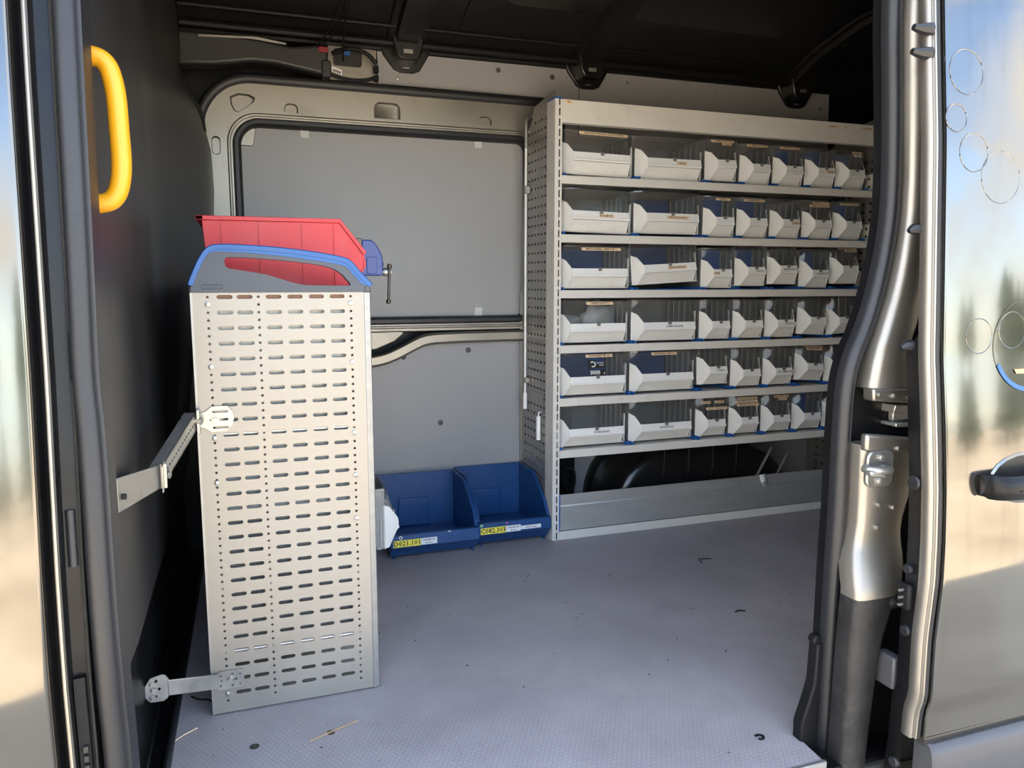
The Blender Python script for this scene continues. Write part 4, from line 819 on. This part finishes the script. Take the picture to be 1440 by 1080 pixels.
# ---- big blue picking bins on the floor
def blue_bin(loc, label, code, w=.325, d=.345, H=.232):
    o = empty('picking_bin', loc, label, 'bin'); hw = w / 2
    sidep = [(.03, .012), (d, .012), (d, H), (.17, H), (.05, .145), (.022, .098), (.006, .088), (.006, .05)]
    for sg in (-1, 1):
        b = MB(); b.prism(sidep, lambda y, z, dd, sg=sg: (sg * (hw - dd), y, z), 0, .005); build(b, 'side_wall', 'blue_bin', o, .0015)
        b = MB(); b.sweep([(d, H), (.17, H), (.05, .147), (.014, .098)], [(-.004, 0), (.004, 0), (.004, .012), (-.004, .012)], lambda y, z, dd, sg=sg: (sg * (hw + .002 - dd), y, z)); build(b, 'side_rim', 'blue_bin', o, .001)
        b = MB(); b.prism([(.02, .0), (.33, .0), (.33, .02), (.05, .02)], lambda y, z, dd, sg=sg: (sg * (hw - .012 - dd), y, z), 0, .006); build(b, 'runner', 'blue_bin', o, .001)
    b = MB(); b.box(-hw, hw, .03, d, .012, .018); build(b, 'bin_floor', 'blue_bin', o)
    b = MB(); b.box(-hw, hw, d - .005, d, .012, H); b.box(-hw - .002, hw + .002, d - .006, d + .004, H - .006, H + .004); bw = build(b, 'back_wall', 'blue_bin', o, .001)
    b = MB(); b.prism([(-.075, .02), (.055, .02), (.052, .135), (-.070, .135)], XZ(d - .014), 0, .010); build(b, 'back_panel_boss', 'blue_bin', bw, .004)
    b = MB(); b.prism([(.03, .012), (.034, .012), (.010, .046), (.010, .086), (.016, .090), (.016, .096), (-.004, .096), (-.006, .052), (.004, .046)], lambda y, z, dd: (dd, y, z), -hw - .002, hw + .002); fw = build(b, 'front_lip', 'blue_bin', o, .0015)
    ln = .0012
    def patch(x0, x1, z0, z1, m, nm):
        b = MB(); b.box(x0, x1, -.0068, -.0058, z0, z1); return build(b, nm, m, fw)
    q = patch(-hw + .006, -hw + .106, .055, .080, 'ylabel', 'yellow_code_label'); lettering(code, .026, q, (-hw + .056, -.0072, .0672), (R(90), 0, 0), 'ink', .98)
    q = patch(-hw + .107, -hw + .166, .056, .080, 'paper', 'white_label'); lettering('ORDER Nr', .010, q, (-hw + .136, -.0072, .0725), (R(90), 0, 0)); lettering('lagerplats', .007, q, (-hw + .136, -.0072, .0625), (R(90), 0, 0))
    return o, fw, patch
bb1, fw1, pt1 = blue_bin((.640, 2.640, 0), 'left blue open-fronted bin on the floor with yellow code D021.101', 'D021.101')
bb2, fw2, pt2 = blue_bin((.9585, 2.672, 0), 'right blue open-fronted bin on the floor with yellow code C082.303', 'C082.303', w=.290)
q = pt2(.022, .104, .060, .074, 'paper', 'white_label'); lettering('artikelnummer', .008, q, (.063, -.0072, .067), (R(90), 0, 0))
def dot(parent, x, z, r_, m, nm, y=-.0068):
    b = MB(); b.prism(circle(x, z, r_, 10), XZ(y), -.001, .0015); return build(b, nm, m, parent)
dot(fw2, -.136, .0905, .006, 'green', 'green_dot'); dot(fw2, -.035, .092, .004, 'pink', 'pink_dot')
dot(fw1, -.130, .090, .0065, 'paper', 'white_ring'); dot(fw1, -.130, .090, .0035, 'ink', 'ring_centre', -.0078); b = MB(); b.box(.045, .056, -.0065, -.005, .0935, .0965); build(b, 'white_fleck', 'paper', fw1)

# ---- the big shelf rack
rk = empty('shelf_rack', (1.88, 2.85, 0), 'large light grey van shelving rack along the far wall', 'rack')
RX0, RX1, RY = 1.135, 2.620, 2.665
SH = [1.387, 1.174, .968, .760, .557, .355]
ph = [stadium(1.1265, .03 + .0362 * i, .026, .0055, 3, True) for i in range(45)]
b = MB(); b.box(1.1085, 1.1238, RY - .002, RY + .001, 0, 1.655); b.box(1.1294, 1.1365, RY - .002, RY + .001, 0, 1.655)
for i in range(46): b.box(1.1238, 1.1294, RY - .002, RY + .001, max(0, -.0062 + .0362 * i), .0038 + .0362 * i)
wpart(b, 'front_post', 'rack', rk)
b = MB(); b.box(1.1085, 1.1115, RY + .001, RY + .075, 0, 1.655); wpart(b, 'post_return', 'rack', rk)
b = MB(); b.box(1.1075, 1.138, RY - .003, RY + .07, 1.655, 1.661); wpart(b, 'post_cap', 'blue_rail', rk, .001)
sideo = [(2.735, .0), (3.03, .0), (3.03, .95), (2.985, 1.58), (2.93, 1.60), (2.905, 1.625), (2.885, 1.668), (2.672, 1.690), (2.672, 1.662), (2.735, 1.662)]
sh_ = []
for i in range(45):
    z = .045 + .0355 * i
    for j in range(7):
        y = 2.765 + .0345 * j
        if y + .012 > interp([(0, 3.02), (.95, 3.02), (1.58, 2.965), (1.62, 2.89)], z): continue
        sh_.append(rect(y - .0085, y + .0085, z - .0045, z + .0045))
for i in range(22):
    for y in (2.748, 2.978): sh_.append(circle(y, .063 + .071 * i, .003, 6))
wpart(holed(sideo, sh_, YZ(1.112), .0015), 'slotted_side_panel', 'steel', rk)
b = MB(); b.prism([(2.77, .52), (2.99, .52), (2.99, .56), (2.77, .56)], YZ(1.1115), -.001, 0); b.box(1.108, 1.112, 3.02, 3.032, 0, .95); wpart(b, 'side_panel_overlap', 'steel', rk, .0004)
plugs2 = [(2.752, 1.60), (2.752, 1.42), (2.752, 1.24), (2.752, 1.03), (2.752, .80), (2.752, .56), (2.93, 1.585), (2.95, 1.38)]
for (y, z) in plugs2:
    b = MB(); b.tube([(1.112, y, z), (1.107, y, z), (1.105, y, z)], [.005, .005, .003], 8); wpart(b, 'rivet', 'zinc', rk)
# right-hand end
sh2 = [rect(2.70 + .042 * j, 2.72 + .042 * j, z - .0045, z + .0045) for z in [.06 + .0355 * i for i in range(42)] for j in range(7)]
wpart(holed([(2.672, 0), (3.03, 0), (3.03, 1.0), (2.98, 1.6), (2.87, 1.67), (2.672, 1.70)], sh2, YZ(2.622), .0015), 'slotted_side_panel', 'steel', rk)
b = MB(); b.box(2.626, 2.660, RY - .004, RY + .02, 0, 1.635); b.box(2.618, 2.626, RY + .002, RY + .035, 0, 1.56); wpart(b, 'front_post', 'rack', rk, .0015)
for zs in SH:
    pl_ = [circle(2.70, zs + .02 + .03 * k, .006, 8) for k in range(2)]
    b = MB(); b.box(2.612, 2.6215, RY + .003, RY + .10, zs, zs + .075); g_ = wpart(b, 'end_gusset', 'rack', rk, .001)
    b = MB()
    for k in range(2): b.tube([(2.6115, RY + .05, zs + .022 + .032 * k), (2.6105, RY + .05, zs + .022 + .032 * k)], .006, 8)
    wpart(b, 'gusset_hole', 'ink', g_)
# header, shelves, trough, kick strip
b = MB(); b.prism([(RY - .001, 1.573), (RY - .001, 1.655), (RY + .012, 1.658), (3.0, 1.658), (3.0, 1.654), (RY + .003, 1.652), (RY + .003, 1.577), (RY + .03, 1.577), (RY + .03, 1.573)], lambda y, z, d: (d, y, z), 1.137, 2.622); hdr = wpart(b, 'header_fascia', 'rack', rk, .001)
for zs in SH:
    b = MB(); b.prism([(RY - .002, zs - .030), (RY - .002, zs - .002), (RY, zs), (RY + .004, zs), (RY + .004, zs - .005), (3.01, zs - .005), (3.01, zs - .009), (RY + .0025, zs - .009), (RY + .0025, zs - .027), (RY + .02, zs - .027), (RY + .02, zs - .030)], lambda y, z, d: (d, y, z), 1.137, 2.620)
    wpart(b, 'shelf', 'rack', rk, .0008)
b = MB(); b.prism([(RY + .012, .177), (RY + .004, .178), (RY + .004, .135), (RY + .001, .132), (RY + .006, .060), (RY - .004, .04), (RY - .004, .037), (3.0, .037), (3.0, .041), (RY + .010, .042), (RY + .012, .062), (RY + .008, .13), (RY + .012, .137)], lambda y, z, d: (d, y, z), 1.142, 2.615); tro = wpart(b, 'bottom_trough', 'trough', rk, .001)
b = MB(); b.box(1.137, 1.142, RY - .002, RY + .03, .035, .182); wpart(b, 'trough_end_cap', 'blue_rail', rk, .001)
b = MB(); b.box(1.137, 2.62, RY - .004, RY, .0, .034); wpart(b, 'kick_strip', 'rack', rk, .001)
# header stickers
def sticker(x0, x1, z0, z1, txt, size, m='tape', parent=hdr, y=RY - .0018, sx=1.0, nm='sticker'):
    b = MB(); b.box(x0, x1, y - .0004, y + .0004, z0, z1); q = wpart(b, nm, m, parent)
    if txt:
        off = Vector((0, 0, 0)); p = q.parent
        while p is not None: off += Vector(p.location); p = p.parent
        lettering(txt, size, q, Vector(((x0 + x1) / 2, y - .0009, (z0 + z1) / 2)) - off, (R(90), 0, 0), 'ink', sx)
    return q
sticker(1.148, 1.176, 1.641, 1.652, '205', .009, 'tape'); sticker(2.325, 2.385, 1.632, 1.641, 'PUSH EJ', .008); sticker(2.41, 2.425, 1.632, 1.641, 'EJ', .008)
sticker(2.50, 2.57, 1.634, 1.643, 'UTAN & BAND', .008); sticker(2.575, 2.598, 1.634, 1.643, '1000', .007)
for k, t_ in enumerate(('1 6 M 7', '6 1 0 1', '4 1 1 0', '6 0 0 6')): sticker(2.598, 2.619, 1.633 - .0125 * k, 1.644 - .0125 * k, t_, .006, 'tape' if k % 2 else 'tape')
# hanging rods on the rack side
rod = empty('hanging_rod', (1.096, 2.935, .48), 'long thin white rod hooked on the slotted rack side', 'rod')
b = MB(); b.tube([(0, -.005, 1.125), (0, -.005, 1.14), (.006, -.002, 1.152), (.014, 0, 1.155)], .006, 8); build(b, 'hook', 'zinc', rod)
b = MB(); b.tube([(0, 0, .06), (0, -.005, 1.06)], .0045, 8); build(b, 'rod_shaft', 'white', rod)
b = MB(); b.tube([(0, -.005, 1.04), (0, -.005, 1.13)], .007, 10); build(b, 'ferrule', 'steel', rod)
b = MB(); b.tube([(0, 0, 0), (0, 0, .065)], .009, 10); build(b, 'grip', 'white', rod)
b = MB(); b.box(-.006, .014, -.02, .01, .865, .895); build(b, 'rod_clip', 'steel', rod, .002)
b = MB(); b.box(-.006, .014, -.02, .008, .11, .13); build(b, 'rod_clip', 'steel', rod, .002)
hk = empty('hanging_grip', (1.099, 2.79, .377), 'short white tubular grip hanging on the rack side above the blue bin', 'handle')
b = MB(); b.tube([(0, 0, 0), (0, 0, .095)], .009, 10); build(b, 'grip', 'white', hk)
b = MB(); b.tube([(0, 0, .09), (0, 0, .108), (.012, 0, .112)], .004, 8); build(b, 'hook', 'zinc', hk)

# ---- 42 storage bins on the six shelves
ROWN = ['top', 'second', 'third', 'fourth', 'fifth', 'bottom']
GRP = 'clear-fronted storage bins on the rack'
POSN = ['left large', 'right large', 'first small', 'second small', 'third small', 'fourth small', 'fifth small']
blue = {(0, 4), (0, 5), (0, 6), (1, 1), (1, 2), (1, 3), (1, 6), (2, 0), (2, 1), (2, 2), (2, 3), (2, 5), (4, 0), (4, 1), (5, 5)}
lift = {(0, 2): (.008, 1.5, 0), (1, 1): (.007, 1.0, 0), (2, 1): (.020, 2.0, -3.2), (2, 3): (.009, 2, 0), (2, 4): (.016, 2, 0), (2, 6): (.018, 2, 0), (3, 5): (.008, 1, 3.0), (3, 6): (.008, 1, -3.0), (4, 2): (.016, 3, 0), (4, 5): (.012, 2, 4.0), (0, 0): (.004, 1, 1.0), (1, 0): (.005, 1, 1.2)}
tapes = {(0, 0): [('w', 'SIDAGA DISPLAY & HOUSING', .20, .02, .158)], (0, 1): [('b', 'CRAB', .045, .03, .078)], (0, 2): [('w', '10-19MM ROBOFIT M4', .105, .0, .160), ('w', 'GAREN', .042, .018, .149)], (0, 3): [('w', '10-19MM ROBOFIT M4', .10, .0, .158)], (0, 4): [('w', '10 MM NUT VIT M4', .10, .0, .158)], (0, 5): [('b', 'CRAB', .04, .02, .082)], (0, 6): [('w', 'KABEL', .05, .025, .158), ('p', 'TEJP', .04, .025, .145)],
         (1, 0): [('b', 'ROLM HT', .06, .02, .080)], (1, 1): [('b', 'BEKABELNING', .10, .02, .082)], (1, 2): [('w', 'SKARV', .07, .01, .155)], (1, 3): [('w', '10-19MM KABEL VIT', .10, .0, .155)], (1, 4): [('b', 'CRAB', .04, .02, .075)], (1, 5): [('w', 'KABELSKO GUL', .085, .01, .155), ('w', 'KABEL KOPPLING', .10, .0, .143)], (1, 6): [('w', 'KABEL & SKARV BLA', .10, .0, .155)],
         (2, 0): [('w', 'MEDDUBBEL, SMIDE M 2', .165, .02, .156)], (2, 1): [('b', 'SPANNBAND', .085, .03, .080)], (2, 2): [('b', 'CRAB', .03, -.03, .082)], (2, 3): [('p', 'BRICKA', .06, .015, .08)], (2, 4): [('p', 'M8 BRICKA 20', .08, .01, .082)], (2, 5): [('p', 'M8 BRICKA 25', .07, .01, .080)], (2, 6): [('w', 'M6 SKRUV & MUTTER', .10, .01, .158), ('w', 'M6 LANG', .065, .025, .147)],
         (3, 0): [('w', 'ARBETSLJUS V', .115, .02, .158)], (3, 1): [('p', 'LAMPHALLARE', .085, .02, .082)], (3, 4): [('p', 'SAKRING', .07, .015, .078)],
         (4, 0): [('w', 'KONTAKT M 12', .115, .02, .158)], (4, 1): [('w', 'KOPPLING M 12', .115, .0, .158)], (4, 2): [('p', 'VINKEL', .06, .01, .08)], (4, 4): [('p', 'M8 GUMMIBUSSNING', .09, .01, .085)], (4, 5): [('w', 'M8 MUTTRAR & BRICK', .10, .01, .156), ('w', 'M8 MUTTER', .085, .012, .144)],
         (5, 0): [('p', 'KABELBAND', .075, .02, .080)], (5, 1): [('p', 'BUNTBAND', .07, .0, .078)], (5, 2): [('w', '4 RANK', .045, -.035, .150), ('w', '4 RANK', .045, .03, .150), ('w', 'SKRUV OCH BRICKOR', .10, .012, .125)], (5, 3): [('w', 'M 5 BRICKOR 200', .10, .01, .158), ('w', 'M 6 BRICKOR 100', .115, .0, .145), ('w', 'M 8 BRICKOR 100', .11, .005, .132)], (5, 4): [('w', 'M5 SKRUV VIT', .075, .02, .158), ('w', 'M5 LANG', .045, .025, .147)], (5, 6): [('w', 'ISOLER', .05, .0, .155)]}
def bin_desc(r_, c_):
    t = ''
    kinds = tapes.get((r_, c_), [])
    if (r_, c_) in blue: t += ' with blue back'
    if (r_, c_) in lift: t += (' and' if t else '') + ' sitting tilted'
    return t
runner_l = MB().box(-.150, -.142, .002, .30, 0, .010).box(.142, .150, .002, .30, 0, .010).box(-.142, .142, .12, .30, 0, .004).mesh('runner')
runner_s = MB().box(-.0755, -.069, .002, .30, 0, .010).box(.069, .0755, .002, .30, 0, .010).box(-.069, .069, .12, .30, 0, .004).mesh('runner')
for r_, zs in enumerate(SH):
    sh0 = .006 - .0012 * r_
    xsb = [(1.142 + sh0, .300, 'L'), (1.452 + sh0, .300, 'L')] + [(1.764 + sh0 + .1612 * i, .152, 'S') for i in range(5)]
    for c_, (x0, w_, kd) in enumerate(xsb):
        lf_, pit, rol = lift.get((r_, c_), (0, 0, 0))
        xc = x0 + w_ / 2; loc = (xc, RY + .020 + random.uniform(0, .004), zs + .006 + lf_)
        rn = link('bin_runner', runner_l if kd == 'L' else runner_s, 'blue_rail', rk, Vector((xc, RY + .004, zs)) - Vector(rk.location))
        lab = f'{POSN[c_]} clear-fronted bin on the {ROWN[r_]} rack shelf{bin_desc(r_, c_)}'
        if (r_, c_) == (3, 0): lab = 'left large clear-fronted bin on the fourth rack shelf holding plastic bags'
        if (r_, c_) == (4, 0): lab = 'left large bin on the fifth rack shelf with black printed sticker'
        o = make_bin(kd, w_, .159, .29, loc, (R(-pit), R(rol), R(random.uniform(-.8, .8))), lab, GRP, (r_, c_) in blue)
        for (k_, txt, ln_, dx, z_) in tapes.get((r_, c_), []):
            onlip = k_ in 'bp' and z_ < .1
            z_ = .059 if onlip else z_ - .0075
            hh = .012 if kd == 'L' else .0105
            b = MB(); b.box(dx - ln_ / 2, dx + ln_ / 2, -.0003, .0003, z_ - hh / 2, z_ + hh / 2); q = build(b, 'tape_label', 'paper' if k_ == 'p' else 'tape', o)
            sz = hh * .85; wtx = max(v.co.x for v in textmesh(txt, sz).vertices) * 2
            lettering(txt, sz, q, (dx, -.0009, z_), (R(90), 0, 0), 'ink', min(1.2, ln_ * .88 / wtx))
            if onlip: q.location = (0, LIP + .0005, 0)
            else: lean(q, z_)
        if (r_, c_) == (4, 0):
            b = MB(); b.box(-.033, .037, -.0005, .0005, .074, .142); q = build(b, 'black_sticker', 'ink', o)
            def fl(x0, x1, z0, z1, m, nm): bb = MB(); bb.box(x0, x1, -.0012, -.0006, z0, z1); return build(bb, nm, m, q)
            fl(-.031, .035, .139, .1415, 'ink_blue', 'blue_bar'); fl(-.031, .035, .100, .102, 'ink_blue', 'blue_bar'); fl(.0, .033, .130, .133, 'ink_blue', 'blue_bar')
            lettering('WURTH', .0085, q, (.017, -.0012, .124), (R(90), 0, 0), 'ink_white'); lettering('ORSY', .008, q, (.022, -.0012, .1155), (R(90), 0, 0), 'ink_white')
            bb = MB(); bb.sweep([(-.014 + .011 * math.cos(R(a)), .120 + .0095 * math.sin(R(a))) for a in range(-120, 150, 15)], [(-.0022, 0), (.0022, 0), (.0022, .0006), (-.0022, .0006)], XZ(-.0012)); build(bb, 'white_swirl', 'ink_white', q)
            bb = MB()
            for k in range(12): bb.box(-.028 + .0035 * k, -.0262 + .0035 * k, -.0012, -.0006, .078 + .002 * (k % 3), .095)
            build(bb, 'white_bar_rows', 'ink_white', q); lettering('9', .013, q, (.030, -.0012, .082), (R(90), 0, 0), 'ink_white')
            lean(q, .112, .003)

# plastic bags in the fourth-row bin
def blob(name, loc, r3, label, seed, m='bag'):
    me = bpy.data.meshes.new(name); bm = bmesh.new(); bmesh.ops.create_icosphere(bm, subdivisions=3, radius=1); rd = random.Random(seed)
    import mathutils
    for v in bm.verts:
        n_ = mathutils.noise.noise(v.co * 1.7 + Vector((seed, 0, 0))) * .35 + mathutils.noise.noise(v.co * 4.5 + Vector((0, seed, 0))) * .12
        v.co = Vector((v.co.x * r3[0], v.co.y * r3[1], v.co.z * r3[2])) * (1 + n_)
    bm.to_mesh(me); bm.free(); me.shade_smooth(); o = link(name, me, m, None, loc); return tag(o, label, 'bag')
blob('plastic_bag', (1.325, RY + .075, SH[3] + .092), (.070, .035, .068), 'frosted round plastic bag leaning in the left bin of the fourth shelf', 4)
blob('plastic_bag', (1.215, RY + .085, SH[3] + .075), (.055, .040, .040), 'crumpled clear plastic bag at the left of the fourth shelf bin', 9)

# white tag on the trough
tg = MB(); tg.add([(2.068, RY + .003, .180), (2.098, RY + .003, .182), (2.102, RY - .006, .155), (2.104, RY - .008, .140), (2.085, RY - .008, .132), (2.072, RY - .006, .150)], [(0, 1, 2, 3, 4, 5)])
tgo = tag(build(tg, 'paper_tag', 'paper'), 'crumpled white paper tag stuck on the rack trough', 'tag'); so = tgo.modifiers.new('t', 'SOLIDIFY'); so.thickness = .002
b = MB(); b.box(2.078, 2.094, RY - .0085, RY - .008, .147, .150); b.box(2.080, 2.092, RY - .0090, RY - .0085, .140, .1425); build(b, 'printed_marks', 'ink', tgo)

# ---- debris on the floor
def bit(name, pts, r_, m, label, cat, group=None):
    b = MB(); b.tube(pts, r_, 6); return tag(build(b, name, m), label, cat, group)
bit('wire_offcut', smooth([(1.520, 2.262, .003), (1.530, 2.285, .003), (1.545, 2.295, .004), (1.575, 2.282, .003)], 1), .0018, 'black', 'bent black wire offcut in the middle of the floor', 'wire')
bit('wire_offcut', [(1.535, 2.300, .005), (1.523, 2.286, .002)], .0018, 'black', 'tiny black wire end touching the bent offcut', 'wire')
bit('wire_offcut', [(1.385, 1.872, .003), (1.400, 1.878, .003), (1.418, 1.868, .003)], .0022, 'black', 'short black wire scrap right of the floor centre', 'wire')
bit('rubber_ring', smooth([(1.036, 1.300, .003), (1.045, 1.296, .003), (1.053, 1.304, .003), (1.048, 1.314, .003), (1.036, 1.312, .003)], 2), .0025, 'black', 'small black rubber ring near the sill corner', 'ring')
bit('wood_splinter', [(.105, 1.622, .002), (.150, 1.640, .003), (.215, 1.668, .002)], .0014, 'tan', 'thin tan splinter on the floor before the cabinet', 'splinter')
bit('straw_stalk', [(-.180, 1.712, .003), (-.158, 1.735, .004), (-.130, 1.757, .003)], .0014, 'tape', 'pale straw stalk by the left floor edge', 'straw')
bit('wire_offcut', smooth([(-.150, 1.905, .003), (-.135, 1.885, .003), (-.11, 1.875, .004), (-.10, 1.86, .003)], 1), .002, 'black', 'black wire scrap beside the cabinet foot at the bulkhead', 'wire')
for (x, y, r_, lab) in ((-.010, 1.645, .010, 'brown plugged screw hole in the floor before the cabinet corner'), (.152, 1.643, .009, 'rusty screw hole in the floor beside the tan splinter')):
    b = MB(); b.tube([(x, y, -.001), (x, y, .001), (x, y, .0015), (x, y, .0005)], [r_, r_, r_ * .7, r_ * .35], 12); tag(build(b, 'floor_screw', 'vise_dark'), lab, 'screw')
b = MB(); rd = random.Random(11)
for k in range(150):
    x, y = rd.uniform(-.1, 2.2), rd.uniform(1.25, 2.62)
    if x < .32 and y > 1.77: continue
    if x > 1.1 and y < 1.45: continue
    s_ = rd.uniform(.0012, .0038) * (1.5 if rd.random() < .12 else 1); a = rd.uniform(0, 6.28); P = [(x + s_ * q * math.cos(a + t), y + s_ * q * math.sin(a + t), .0) for t, q in ((0, 1), (1.8, .7), (3.3, 1.1), (4.9, .6))]
    b.add(P + [(x, y, s_ * .6)], [(0, 1, 4), (1, 2, 4), (2, 3, 4), (3, 0, 4), (3, 2, 1, 0)])
gr = tag(build(b, 'grit', 'ink'), 'scattered dark grit crumbs over the load floor', 'grit'); gr['kind'] = 'stuff'
